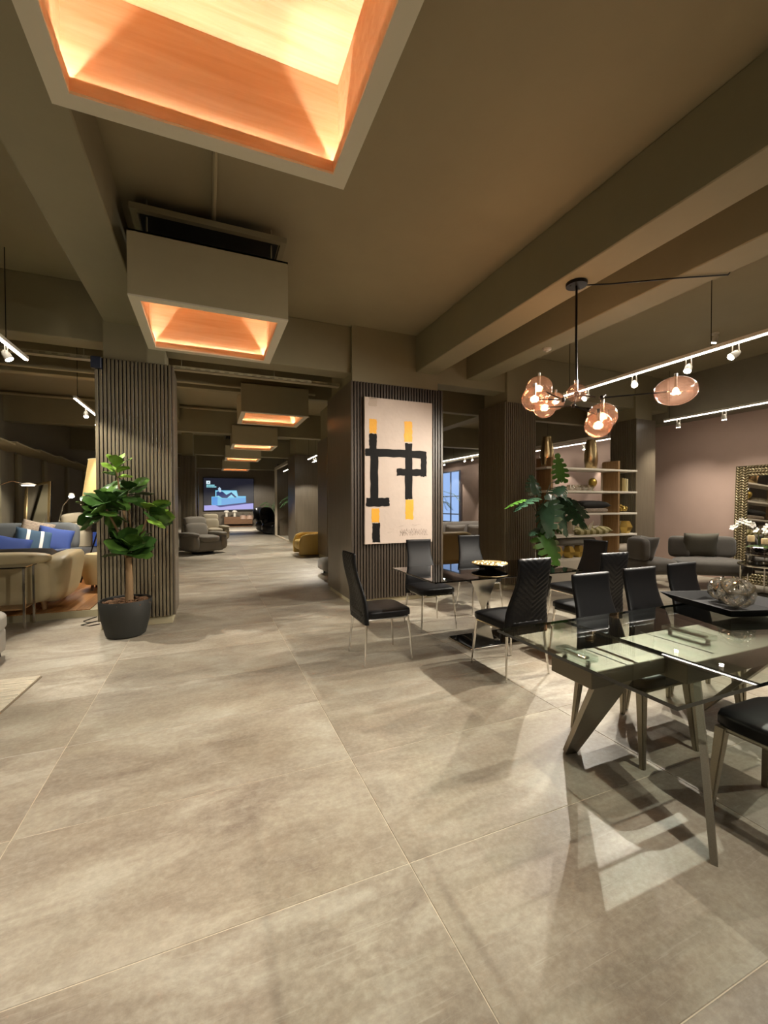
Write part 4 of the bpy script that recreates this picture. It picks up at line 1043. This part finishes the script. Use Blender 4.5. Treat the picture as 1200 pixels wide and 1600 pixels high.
big_sofa((6.75, 10.1, 0), PI, 2.6, 0.95, 0.92, m_lgrey, 'light grey sofa facing us beyond the gap right of the painting column')
for k, x in enumerate((6.2, 6.95)):
    b = B(); pillow(b, (0, 0, 0), 0.34, 0.22, 0.08); tag(obj('cushion', b, m_lgrey, loc=(x, 9.92, 0.66), rot=(math.radians(-72), 0, 0.1-0.2*k)), ('light grey cushion on the far sofa, left one', 'light grey cushion on the far sofa, right one')[k], 'cushion', 'cushions on the far light grey sofa')
m_tan = mat('mustard_tan_leather', '#a98f5c', 0.55, var=0.05)
big_sofa((5.05, 8.35, 0), 0.0, 0.85, 0.8, 0.80, m_tan, 'tan armchair seen from behind, right of the painting column', ncush=1, name='armchair')
def palm(loc, label, h=1.6, n=12, sc=1.0, m=None):
    r = thing('potted_palm', label, 'plant', loc)
    b = B(); lathe(b, [(0, 0), (0.14, 0), (0.2, 0.4), (0.18, 0.4), (0.16, 0.36), (0, 0.36)], 20); obj('pot', b, mat('charcoal_fibre_pot', '#1d1d18', 0.65), r, smooth=True)
    m = m or mat('palm_leaf', '#3d5a34', 0.5); rnd = random.Random(int(loc[0]*100)); sb = B()
    for k in range(n):
        a = k*2.4; q = Vector((math.cos(a), math.sin(a), 0)); L_ = rnd.uniform(0.5, 0.8)*sc; z0 = h*rnd.uniform(0.45, 0.6); top = h*rnd.uniform(0.85, 1.1)
        pts = [Vector((0, 0, 0.36)), q*0.1+Vector((0, 0, z0)), q*L_*0.5+Vector((0, 0, top)), q*L_+Vector((0, 0, top-0.15*L_)), q*L_*1.25+Vector((0, 0, top-0.5*L_))]
        tube(sb, pts, [0.012, 0.009, 0.007, 0.004, 0.002], 5)
        b = B(); side = q.cross(Vector((0, 0, 1)))
        for i in range(14):
            t_ = 1.3+i/13*2.6; j = min(3, int(t_)); p = pts[j].lerp(pts[j+1], t_-j)
            for s in (-1, 1):
                tip = p+side*s*0.22*sc*math.sin(PI*(0.15+0.8*i/13))+q*0.1+Vector((0, 0, -0.08)); w_ = q*0.014
                vs_ = [b.verts.new(x) for x in (p-w_, p+w_, tip)]; b.faces.new(vs_)
        o = obj('frond', b, m, r); o['kind'] = 'stuff'
    obj('stem', sb, m, r, smooth=True)
palm((7.5, 13.5, 0), 'palm in a pot before the blue window', 1.75)

# ------------------------------------------------------------------ corridor furniture
def recliner(loc, rz, label, m, W_=0.98, head=False):
    r = thing('recliner_chair', label, 'armchair', loc, rz, None)
    b = B(); soft(b, (0, 0, 0.24), (W_/2-0.06, 0.44, 0.17), 7, 8); obj('base', b, m, r, smooth=True, angle=0)
    b = B(); soft(b, (0, 0.12, 0.44), (W_/2-0.24, 0.38, 0.09), 5, 8, puff=0.3); obj('seat', b, m, r, smooth=True, angle=0)
    b = B(); soft(b, (0, -0.36, 0.66), (W_/2-0.2, 0.12, 0.25), 4, 8, RX(0.2)); obj('backrest', b, m, r, smooth=True, angle=0)
    b = B(); soft(b, (0, -0.44, 0.92), (W_/2-0.2, 0.12, 0.15), 4, 8, RX(0.22)); obj('headrest', b, m, r, smooth=True, angle=0)
    for s in (-1, 1):
        b = B(); soft(b, (s*(W_/2-0.11), 0.05, 0.34), (0.12, 0.42, 0.24), 4, 8); soft(b, (s*(W_/2-0.11), 0.05, 0.57), (0.135, 0.43, 0.065), 3, 8); obj('armrest', b, m, r, smooth=True, angle=0)
    b = B(); lathe(b, [(0.3, 0), (0.3, 0.03), (0.08, 0.05), (0.08, 0.1)], 24); obj('swivel_base', b, m_black, r, smooth=True)
m_rec = mat('grey_brown_fabric', '#6d675c', 0.85, bump=0.3, bscale=120)
recliner((-0.18, 13.55, 0), PI+0.55, 'grey fabric recliner at the left of the corridor', m_rec, 1.1)
recliner((0.15, 17.6, 0), PI+0.25, 'beige recliner with a separate headrest behind the grey recliner', m_beige, 1.0)
def yellow_chair():
    r = thing('tub_armchair', 'mustard leather tub armchair at the right of the corridor', 'armchair', (2.72, 11.95, 0), 0)
    m_y = mat('mustard_leather', '#c2a55e', 0.5, var=0.04)
    for yy in (-0.36, 0.48):
        b = B(); prism(b, [(-0.45, 0.04), (0.5, 0.04), (0.5, 0.6), (-0.2, 0.62), (-0.38, 0.56), (-0.46, 0.38)], 0.12, (0, yy, 0), (1, 0, 0), (0, 0, 1))
        bmesh.ops.bevel(b, geom=b.edges[:], offset=0.02, segments=2, affect='EDGES'); obj('armrest', b, m_y, r, smooth=True)
    b = B(); soft(b, (0.0, 0.0, 0.30), (0.46, 0.38, 0.14), 6, 8, puff=0.2); obj('seat', b, m_y, r, smooth=True, angle=0)
    b = B(); soft(b, (0.44, 0.0, 0.45), (0.12, 0.44, 0.28), 5, 8); obj('backrest', b, m_y, r, smooth=True, angle=0)
yellow_chair()
def bench():
    r = thing('upholstered_bench', 'low grey upholstered bench end behind the painting column', 'bench', (2.62, 8.35, 0))
    b = B(); soft(b, (0, 0, 0.2), (0.55, 0.4, 0.13), 6, 8); obj('seat', b, m_grey, r, smooth=True, angle=0)
    for sx in (-1, 1):
        for sy in (-1, 1):
            b = B(); tube(b, [(0.4*sx, 0.28*sy, 0.1), (0.4*sx, 0.28*sy, 0)], 0.02, 8); obj('leg', b, m_black, r)
bench()
def massage_chair(loc, rz, label):
    r = thing('massage_chair', label, 'massage chair', loc, rz)
    mk = mat('black_synthetic_leather', '#121215', 0.3)
    b = B(); soft(b, (0, 0, 0.3), (0.42, 0.6, 0.3), 3, 8); obj('base', b, mk, r, smooth=True, angle=0)
    b = B(); soft(b, (0, -0.5, 0.85), (0.36, 0.22, 0.5), 3, 8, RX(0.5)); obj('backrest', b, mk, r, smooth=True, angle=0)
    b = B(); soft(b, (0, 0.65, 0.28), (0.32, 0.16, 0.3), 3.5, 8, RX(-0.4)); obj('leg_rest', b, mk, r, smooth=True, angle=0)
    for s in (-1, 1):
        b = B(); grid(b, lambda u, v, s=s: (s*(0.40+0.04*v), -0.55+0.9*u, 0.62+0.35*math.sin(PI*(0.15+u*0.6))-0.22*v), 10, 3); obj('side_shell', b, mat('cream_shell', '#cfc6b4', 0.35) if s < 0 else mk, r)
massage_chair((2.85, 23.6, 0), PI+0.5, 'black massage chair with a cream shell, farther of the two by the corridor'); massage_chair((2.85, 21.1, 0), PI+0.35, 'black massage chair nearer of the two beside the framed niche')
# framed niche on the right of the corridor
np_ = struct('partition', (lambda b: (box(b, 2.78, 16.45, 3.02, 2.88, 19.75, 3.12), box(b, 2.78, 19.65, 0, 2.88, 19.75, 3.02), box(b, 2.78, 16.45, 0, 2.88, 19.65, 0.06), b)[3])(B()), mat('pale_frame', '#b8ab95', 0.5))
b = B(); box(b, 4.6, 16.4, 0, 4.7, 19.8, 3.3); struct('wall_niche', b, m_panel); b = B(); box(b, 2.9, 19.8, 0, 4.6, 19.9, 3.3); struct('wall_niche', b, m_panel)
palm((3.45, 18.3, 0), 'dark leafy plant in the framed niche by the corridor', 1.7, 16, 0.7)
palm((3.5, 26.5, 0), 'small dark palm before the end wall, right of the video screen', 1.5, 10, 0.7)
# end wall: video screen, console
def video():
    x0, x1, z0, z1, y = -0.31, 2.80, 1.08, 3.20, 29.85
    r = thing('video_screen', 'large video screen showing a blue sofa advert at the corridor end', 'screen', (x0, y, z0))
    W_, H_ = x1-x0, z1-z0
    b = B(); box(b, -0.03, 0.004, -0.03, W_+0.03, 0.14, H_+0.03); obj('cabinet', b, m_black, r)
    b = B(); box(b, 0, 0, 0, W_, 0.004, H_); obj('display', b, emis('screen_navy', (0.010, 0.011, 0.022), 0.28), r)
    lv = [0]
    def shape(name, pts, col, s=1.0):
        lv[0] += 1; b = B(); prism(b, [((p[0]-95)/910*W_, (690-p[1])/590*H_) for p in pts], 0.001, (0, -0.001*lv[0], 0)); obj(name, b, emis('screen_%d' % lv[0], col, s*0.27), r)
    shape('screen_floor', [(100, 600), (1000, 560), (1000, 668), (100, 690)], (0.42, 0.40, 0.85), 0.9)
    shape('screen_shadow', [(300, 600), (870, 555), (980, 560), (380, 632)], (0.02, 0.03, 0.2))
    shape('screen_sofa', [(300, 320), (690, 320), (715, 425), (860, 425), (862, 545), (350, 600), (232, 590), (232, 440), (300, 435)], (0.16, 0.55, 0.85), 0.9)
    shape('screen_sofa', [(410, 480), (860, 455), (862, 545), (410, 590)], (0.13, 0.40, 0.80), 0.9)
    shape('screen_sofa', [(310, 335), (685, 330), (705, 440), (420, 465), (310, 430)], (0.30, 0.75, 0.95), 0.9)
    shape('screen_sofa', [(240, 450), (340, 445), (340, 595), (240, 585)], (0.08, 0.32, 0.80), 0.9)
    shape('screen_person', [(320, 350), (350, 340), (430, 345), (500, 405), (590, 355), (690, 445), (655, 455), (590, 395), (510, 465), (420, 460), (360, 420), (320, 430)], (0.012, 0.03, 0.14))
    shape('screen_person', [(365, 345), (350, 290), (375, 262), (402, 285), (405, 345), (385, 360)], (0.55, 0.75, 0.95), 0.9)
    shape('screen_emblem', [(142, 150), (212, 150), (212, 208), (142, 208)], (0.75, 0.92, 1.0)); shape('screen_emblem', [(165, 192), (178, 165), (192, 192)], (0.02, 0.05, 0.1))
    rnd = random.Random(1)
    for row, (y0, x1_) in enumerate(((220, 290), (248, 320))):
        x = 145
        while x < x1_-8:
            w_ = rnd.choice((9, 12, 14)); shape('screen_letter', [(x, y0), (x+w_, y0), (x+w_, y0+22), (x, y0+22)], (0.35, 0.85, 0.95)); x += w_+5
video()
def tv_console():
    r = thing('media_console', 'low wooden console under the video screen', 'console', (0.9, 29.15, 0))
    mw = wood('walnut', '#5b3d26', '#7c5837', 0.5, axis=0)
    b = B(); bbox(b, 0, 0, 0.18, 1.75, 0.45, 0.5, 0.005); bbox(b, 0.0, 0.04, 0.0, 1.75, 0.4, 0.06, 0.004); bbox(b, 0.0, 0.0, 0.5, 1.0, 0.45, 0.66, 0.005); obj('body', b, mw, r)
tv_console()
for k, x in enumerate((1.05, 1.55)):
    r = thing('table_lamp', ('white mushroom table lamp on the wooden console, left one', 'white mushroom table lamp on the wooden console, right one')[k], 'lamp', (x, 29.3, 0.66), 0, 'white lamps on the console')
    b = B(); lathe(b, [(0.0, 0), (0.08, 0), (0.08, 0.3), (0, 0.3)], 14); obj('base', b, m_white, r, smooth=True); b = B(); lathe(b, [(0.17, 0.3), (0.17, 0.34), (0.1, 0.42), (0.0, 0.44)], 16); obj('lamp_shade', b, m_white, r, smooth=True)
for k, x in enumerate((2.08, 2.5)):
    r = thing('basket_lantern', ('pinkish basket on the console, left one', 'pinkish basket on the console, right one')[k], 'basket', (x, 29.35, 0.5), 0, 'baskets on the console')
    b = B(); lathe(b, [(0, 0), (0.25, 0), (0.2, 0.22), (0.08, 0.28), (0, 0.28)], 16); obj('body', b, mat('blush_ceramic', '#a88b78', 0.6), r, smooth=True); b = B(); tube(b, [(-.08, 0, .27), (0, 0, .36), (.08, 0, .27)], 0.015, 6); obj('handle', b, m_black, r)

# ------------------------------------------------------------------ left lounge area
pl = struct('platform', (lambda b: (box(b, XL, 6.36, 0, -1.2, 12.6, 0.085), b)[1])(B()), m_boxpaint)
mfl = [wood('plank_%d' % k, *c, 0.45, axis=1, scale=1.5) for k, c in enumerate((('#8d5f36', '#b3814d'), ('#9c6a3c', '#c08d58'), ('#7f5530', '#a87846')))]
b = B(); bbox(b, -0.075, 0, 0, 0.075, 6.22, 0.015, 0.002); me = bpy.data.meshes.new('plank'); b.to_mesh(me)
mes = []
for k in range(3):
    m2 = me.copy(); m2.materials.append(mfl[k]); mes.append(m2)
b.free()
for k in range(18):
    o = bpy.data.objects.new('plank', mes[(k*7) % 3]); C.objects.link(o); o.parent = pl; o.location = (XL+0.09+k*0.1515, 6.375, 0.083)
    if o.location.x > -1.28: o.location.x = -1.28
# gray chaise at the left edge
def chaise():
    r = thing('chaise_sofa', 'pale grey chaise end at the left picture edge beside the rug', 'sofa', (-2.45, 4.5, 0))
    m = mat('pale_grey_fabric', '#8b857b', 0.9, bump=0.3, bscale=160)
    b = B(); soft(b, (0, 0, 0.17), (0.71, 0.55, 0.115), 12, 10); obj('base', b, m, r, smooth=True, angle=0)
    b = B(); soft(b, (0.01, 0, 0.36), (0.73, 0.56, 0.10), 6, 10, puff=0.15); obj('seat_cushion', b, m, r, smooth=True, angle=0)
    for sx in (-1, 1):
        for sy in (-1, 1):
            b = B(); box(b, 0.6*sx-0.04, 0.46*sy-0.04, 0, 0.6*sx+0.04, 0.46*sy+0.04, 0.06); obj('leg', b, m_black, r)
chaise()
def rug():
    m = mat('woven_rug', '#cfc5b0', 0.95, bump=1.0, bscale=70, var=0.3, vscale=14, stretch=(0.6, 9, 1))
    r = thing('striped_rug', 'cream ribbed woven rug at the left picture edge', 'rug', (-1.28, 4.265, 0), math.radians(-3.0))
    b = B(); bbox(b, -2.2, -1.9, 0.0, 0, 0, 0.009, 0.002); obj('rug_base', b, mat('rug_edge', '#6b5f4c', 0.9), r)
    b = B(); rnd = random.Random(6); y = -1.885
    while y < -0.02:
        w_ = rnd.uniform(0.016, 0.03); tube(b, [(-2.19, y+w_/2, 0.009), (-0.012, y+w_/2, 0.009)], w_*0.42, 6); y += w_
    o = obj('rib', b, m, r, smooth=True); o['kind'] = 'stuff'
rug()
def console():
    r = thing('glass_console_table', 'dark glass console table with chrome legs behind the cream sofa', 'table', (-3.3, 5.98, 0))
    b = B(); bbox(b, 0, 0, 0.70, 1.37, 0.34, 0.715, 0.003); obj('tabletop', b, m_smoke, r)
    b = B(); bbox(b, 0.05, 0.03, 0.22, 1.33, 0.31, 0.235, 0.003); obj('lower_shelf', b, wood('oak', '#84653f', '#a5835a'), r)
    for x in (0.015, 1.345):
        for y in (0.02, 0.31):
            b = B(); bbox(b, x-0.012, y-0.012, 0, x+0.012, y+0.012, 0.70, 0.002); obj('leg', b, m_chrome, r)
console()
def cream_sofa():
    r = thing('cream_sofa', 'cream leather sofa seen from behind on the wooden platform', 'sofa', (-2.75, 6.95, 0.1))
    W_ = 1.85
    b = B(); soft(b, (0, -0.42, 0.36), (W_/2, 0.11, 0.27), 7, 10); obj('backrest', b, m_cream, r, smooth=True, angle=0)
    b = B(); soft(b, (0, -0.43, 0.655), (W_/2-0.02, 0.15, 0.085), 3.4, 10); obj('head_roll', b, m_cream, r, smooth=True, angle=0)
    b = B(); soft(b, (0, 0.0, 0.25), (W_/2-0.05, 0.42, 0.14), 7, 8); obj('base', b, m_cream, r, smooth=True, angle=0)
    b = B(); soft(b, (0, 0.06, 0.42), (W_/2-0.2, 0.40, 0.08), 5, 8, puff=0.2); obj('seat_cushion', b, m_cream, r, smooth=True, angle=0)
    for s in (-1, 1):
        b = B()
        t = bmesh.new(); soft(t, (0, 0, 0.0), (0.15, 0.50, 0.30), 4.5, 10)
        for v in t.verts:
            v.co.z += 0.10*max(0, v.co.z/0.3)*(v.co.y+0.5)*0.4; v.co.x += s*0.05*(v.co.z/0.3)
        merge(b, t, Matrix.Translation((s*(W_/2-0.02), 0.0, 0.37))); obj('armrest', b, m_cream, r, smooth=True, angle=0)
        for y in (-0.4, 0.38):
            b = B(); tube(b, [(s*(W_/2-0.12), y, 0.12), (s*(W_/2-0.1), y, 0.0)], [0.035, 0.024], 10); obj('leg', b, wood('oak', '#84653f', '#a5835a'), r, smooth=True)
cream_sofa()
m_blue = mat('slate_blue_fabric', '#585b5c', 0.9, bump=0.3, bscale=140); mbl = mat('royal_blue_fabric', '#2c4486', 0.8); mst = mat('blue_striped_fabric', '#2d4a62', 0.8)
nt = mst.node_tree; wv = nt.nodes.new('ShaderNodeTexWave'); wv.inputs['Scale'].default_value = 1.6; tcn = nt.nodes.new('ShaderNodeTexCoord'); nt.links.new(tcn.outputs['Object'], wv.inputs[0])
crn = nt.nodes.new('ShaderNodeValToRGB'); crn.color_ramp.interpolation = 'CONSTANT'; crn.color_ramp.elements[0].color = (*lin('#2d4a62'), 1); crn.color_ramp.elements[1].color = (*lin('#d5d8d4'), 1); crn.color_ramp.elements[1].position = 0.86
nt.links.new(wv.outputs[0], crn.inputs[0]); nt.links.new(crn.outputs[0], nt.nodes['Principled BSDF'].inputs['Base Color'])
r = big_sofa((-3.0, 9.35, 0.1), PI/2+PI, 2.3, 1.0, 0.92, m_blue, 'slate grey sofa with blue cushions by the left wall') if False else None
def blue_sofa():
    r = thing('corner_sofa', 'slate grey corner sofa with blue cushions by the left wall', 'sofa', (-3.05, 9.3, 0.1))
    b = B(); soft(b, (0, 0, 0.22), (0.85, 0.9, 0.14), 9, 8); obj('base', b, m_blue, r, smooth=True, angle=0)
    b = B(); soft(b, (0.2, 0.1, 0.40), (0.75, 0.75, 0.09), 6, 8, puff=0.2); obj('seat_cushion', b, m_blue, r, smooth=True, angle=0)
    for k in range(2):
        b = B(); soft(b, (-0.45+0.75*k, 0.72, 0.70), (0.37, 0.16, 0.28), 5, 8, RX(-0.15)); obj('back_cushion', b, m_blue, r, smooth=True, angle=0)
    b = B(); soft(b, (0.0, -0.82, 0.42), (0.72, 0.1, 0.2), 8, 8); obj('armrest', b, m_blue, r, smooth=True, angle=0)
    b = B(); soft(b, (0.85, 0.35, 0.28), (0.35, 0.5, 0.19), 6, 8, puff=0.15); obj('footstool', b, m_blue, r, smooth=True, angle=0)
    b = B(); bbox(b, 0.36, -0.35, 0.50, 0.86, 0.1, 0.525, 0.004); obj('arm_tray', b, mat('grey_gloss', '#7b848c', 0.25), r)
blue_sofa()
for (x, y, z, s, a, m, lab) in ((-3.35, 8.95, 0.70, 0.24, 0.5, mst, 'striped blue cushion at the far left edge on the slate sofa'), (-3.08, 8.85, 0.66, 0.27, 0.3, mbl, 'royal blue cushion lying low on the slate sofa, left one'), (-2.86, 9.2, 0.76, 0.27, 0.45, mst, 'teal striped cushion leaning on the slate sofa beside the royal blue one'),
                             (-2.62, 9.45, 0.77, 0.27, 0.3, mbl, 'royal blue cushion leaning on the slate sofa, right one'), (-3.0, 9.75, 0.90, 0.25, 0.1, m_pat, 'beige patterned cushion against the slate sofa back')):
    b = B(); pillow(b, (0, 0, 0), s, s, 0.085); tag(obj('cushion', b, m, loc=(x, y, z), rot=(math.radians(58), 0.25, a)), lab, 'cushion', 'cushions on the slate sofa')
r = thing('accent_armchair', 'beige sofa with a loose headrest cushion behind the blue cushions', 'sofa', (-2.85, 11.3, 0.1))
for nm, c, h, n in (('base', (0, 0, 0.42), (0.36, 0.42, 0.40), 7), ('top_roll', (0, 0, 0.84), (0.37, 0.42, 0.09), 4)):
    b = B(); soft(b, c, h, n, 8); obj(nm, b, m_beige, r, smooth=True, angle=0)
b = B(); soft(b, (0.06, 0.0, 1.03), (0.21, 0.12, 0.12), 4, 8, RY(-0.15)); obj('headrest', b, m_beige, r, smooth=True, angle=0)
# leaning mirror
r = thing('leaning_mirror', 'tall narrow mirror leaning on the left wall behind the slate sofa', 'mirror', (-3.45, 11.25, 0.1), math.radians(-38))
r.rotation_euler = (math.radians(-9), math.radians(-7), math.radians(-30))
b = B(); box(b, -0.32, 0, 0, 0.32, 0.03, 1.85); obj('frame', b, m_black, r)
b = B(); box(b, -0.27, -0.006, 0.05, 0.27, 0.0, 1.80); obj('mirror_glass', b, m_mirror, r)
b = B()
for a in ((-0.32, 0, -0.27, 1.85), (0.27, 0, 0.32, 1.85), (-0.27, 1.8, 0.27, 1.85), (-0.27, 0, 0.27, 0.05)): box(b, a[0], -0.02, a[1], a[2], 0, a[3])
obj('frame_edge', b, m_brass, r)
# arc lamp from the left edge
r = thing('arc_lamp', 'thin steel arc lamp with a lit disc shade at the left edge', 'lamp', (-4.0+0.15, 10.2, 0.1))
O_ = Vector((-3.85, 10.2, 0.1)); hd = Vector((-3.33, 10.5, 1.84))-O_
b = B(); tube(b, [(0.0, 0.0, 0.02), (-0.02, 0.05, 1.2), (0.08, 0.1, 1.68), (0.3, 0.2, 1.80), hd+Vector((-0.04, 0, 0.0)), hd], 0.011, 8); obj('pole', b, m_chrome, r, smooth=True)
b = B(); lathe(b, [(0, -0.02), (0.12, -0.02), (0.13, 0.0), (0.03, 0.03), (0, 0.03)], 20, hd); obj('lamp_shade', b, m_fixt, r, smooth=True)
b = B(); lathe(b, [(0, 0), (0.18, 0), (0.18, 0.03), (0, 0.035)], 24); obj('base', b, m_black, r)
b = B(); lathe(b, [(0, -0.03), (0.1, -0.03), (0.1, -0.021), (0, -0.021)], 18, hd); obj('led_disc', b, m_led, r)
# jointed reading lamp
r = thing('reading_lamp', 'thin jointed reading lamp with a bright head above the beige sofa', 'lamp', (-3.0, 12.05, 0.1)); O_ = Vector((-3.0, 12.05, 0.1))
P1, P2 = Vector((-2.97, 11.0, 1.08))-O_, Vector((-2.86, 10.9, 1.42))-O_; P3 = Vector((-2.69, 10.8, 1.62))-O_
b = B(); tube(b, [(0, 0, 0), (0, 0, 0.95), P1], 0.012, 8); tube(b, [P1, P2], 0.01, 8); tube(b, [P2, P3], 0.01, 8); obj('pole', b, m_chrome, r, smooth=True)
b = B(); lathe(b, [(0, 0), (0.14, 0), (0.14, 0.025), (0, 0.03)], 20); obj('base', b, m_black, r)
b = B(); lathe(b, [(0.0, -0.01), (0.06, -0.01), (0.04, 0.05), (0.0, 0.06)], 16, P3); h_ = obj('lamp_shade', b, m_fixt, r, smooth=True); b = B(); ball(b, P3+Vector((0, 0, -0.015)), (0.05, 0.05, 0.03), 12, 8); obj('bulb', b, m_spot, h_)
# cone floor lamp
def cone_lamp():
    r = thing('cone_floor_lamp', 'tall lit cone shade floor lamp half hidden by the left slatted column', 'lamp', (-1.53, 8.6, 0.1))
    b = B(); prof = [(0.47, 1.33), (0.36, 2.10)]
    lathe(b, [(0.465, 1.33), (0.355, 2.09), (0.36, 2.09), (0.47, 1.33)], 40)
    obj('lamp_shade', b, mat('linen_shade', '#e3c07e', 0.8, bump=0.4, bscale=60, var=0.08, vscale=8, stretch=(2, 2, 12), emit='#e8c27c', es=0.26), r, smooth=True)
    for rr_, z_ in ((0.47, 1.33), (0.36, 2.09)):
        b = B(); tube(b, [(rr_*math.cos(t_), rr_*math.sin(t_), z_) for t_ in [2*PI*k/40 for k in range(40)]], 0.008, 6, closed=True)
        obj('shade_ring', b, mat('shade_trim', '#f0dca8', 0.6, emit='#f0dca8', es=0.2), r)
    for k in range(3):
        a = 2*PI*k/3+PI; b = B(); tube(b, [(0.05*math.cos(a), 0.05*math.sin(a), 1.5), (0.5*math.cos(a), 0.5*math.sin(a), 0)], [0.014, 0.012], 8); obj('tripod_leg', b, m_black, r)
    b = B(); tube(b, [(0, 0, 1.35), (0, 0, 1.6)], 0.02, 8); obj('socket', b, m_black, r)
    l = bpy.data.lights.new('bulb_light', 'POINT'); l.energy = 3.5; l.color = (1, 0.75, 0.45); l.shadow_soft_size = 0.06; lo = bpy.data.objects.new('bulb_light', l); C.objects.link(lo); lo.parent = r; lo.location = (0, 0, 1.68)
cone_lamp()
r = thing('round_armchair', 'white round tub chair peeking out left of the slatted column', 'armchair', (-1.52, 7.85, 0.1))
b = B(); lathe(b, [(0, 0.1), (0.27, 0.1), (0.31, 0.25), (0.30, 0.5), (0.26, 0.56), (0.2, 0.52), (0.2, 0.35), (0, 0.35)], 28); obj('shell', b, m_cream, r, smooth=True)
for k in range(4):
    a = PI/4+k*PI/2; b = B(); tube(b, [(0.2*math.cos(a), 0.2*math.sin(a), 0.12), (0.22*math.cos(a), 0.22*math.sin(a), 0)], 0.02, 8); obj('leg', b, mat('walnut_leg', '#4a2f1d', 0.5), r)
# dark side table block and lounge chair behind
r = thing('dark_media_bench', 'low black bench with a blue lit panel left of the slatted column', 'bench', (-2.25, 10.1, 0.1))
b = B(); bbox(b, -0.2, -0.25, 0.0, 0.6, 0.25, 0.48, 0.01); obj('body', b, m_black, r); b = B(); bbox(b, 0.1, -0.1, 0.5, 0.5, -0.08, 0.78, 0.003); obj('blue_panel', b, emis('blue_panel', (0.04, 0.12, 0.5), 0.12), r)
r = thing('swivel_chair', 'dark shell lounge chair behind the black bench, left of the column', 'armchair', (-1.95, 11.2, 0.1))
b = B(); soft(b, (0, 0.1, 0.62), (0.3, 0.1, 0.35), 3, 8, RX(-0.3)); obj('backrest', b, m_dgrey, r, smooth=True); b = B(); soft(b, (0, -0.1, 0.36), (0.3, 0.3, 0.08), 3, 8); obj('seat', b, m_dgrey, r, smooth=True); b = B(); tube(b, [(0, 0, 0), (0, 0, 0.3)], 0.03, 8); lathe(b, [(0.25, 0), (0.25, 0.02), (0, 0.03)], 20); obj('pedestal', b, m_chrome, r)
# cable loops on floor by the column, small blue thing on the column top
b = B(); tube(b, [(-1.32, 6.30, 0.006), (-1.42, 6.12, 0.006), (-1.36, 6.02, 0.006), (-1.26, 6.06, 0.006), (-1.40, 5.92, 0.006), (-1.30, 5.84, 0.006), (-1.21, 5.9, 0.006)], 0.005, 6); tag(obj('floor_cord', b, m_black, smooth=True), 'thin dark cord looped on the floor beside the left slatted column', 'cord')
b = B(); bbox(b, -1.19, 5.53, 2.93, -1.09, 5.588, 3.06, 0.008); tag(obj('blue_box', b, mat('navy_plastic', '#141c30', 0.5)), 'small dark blue box at the top left corner of the slatted column', 'box')
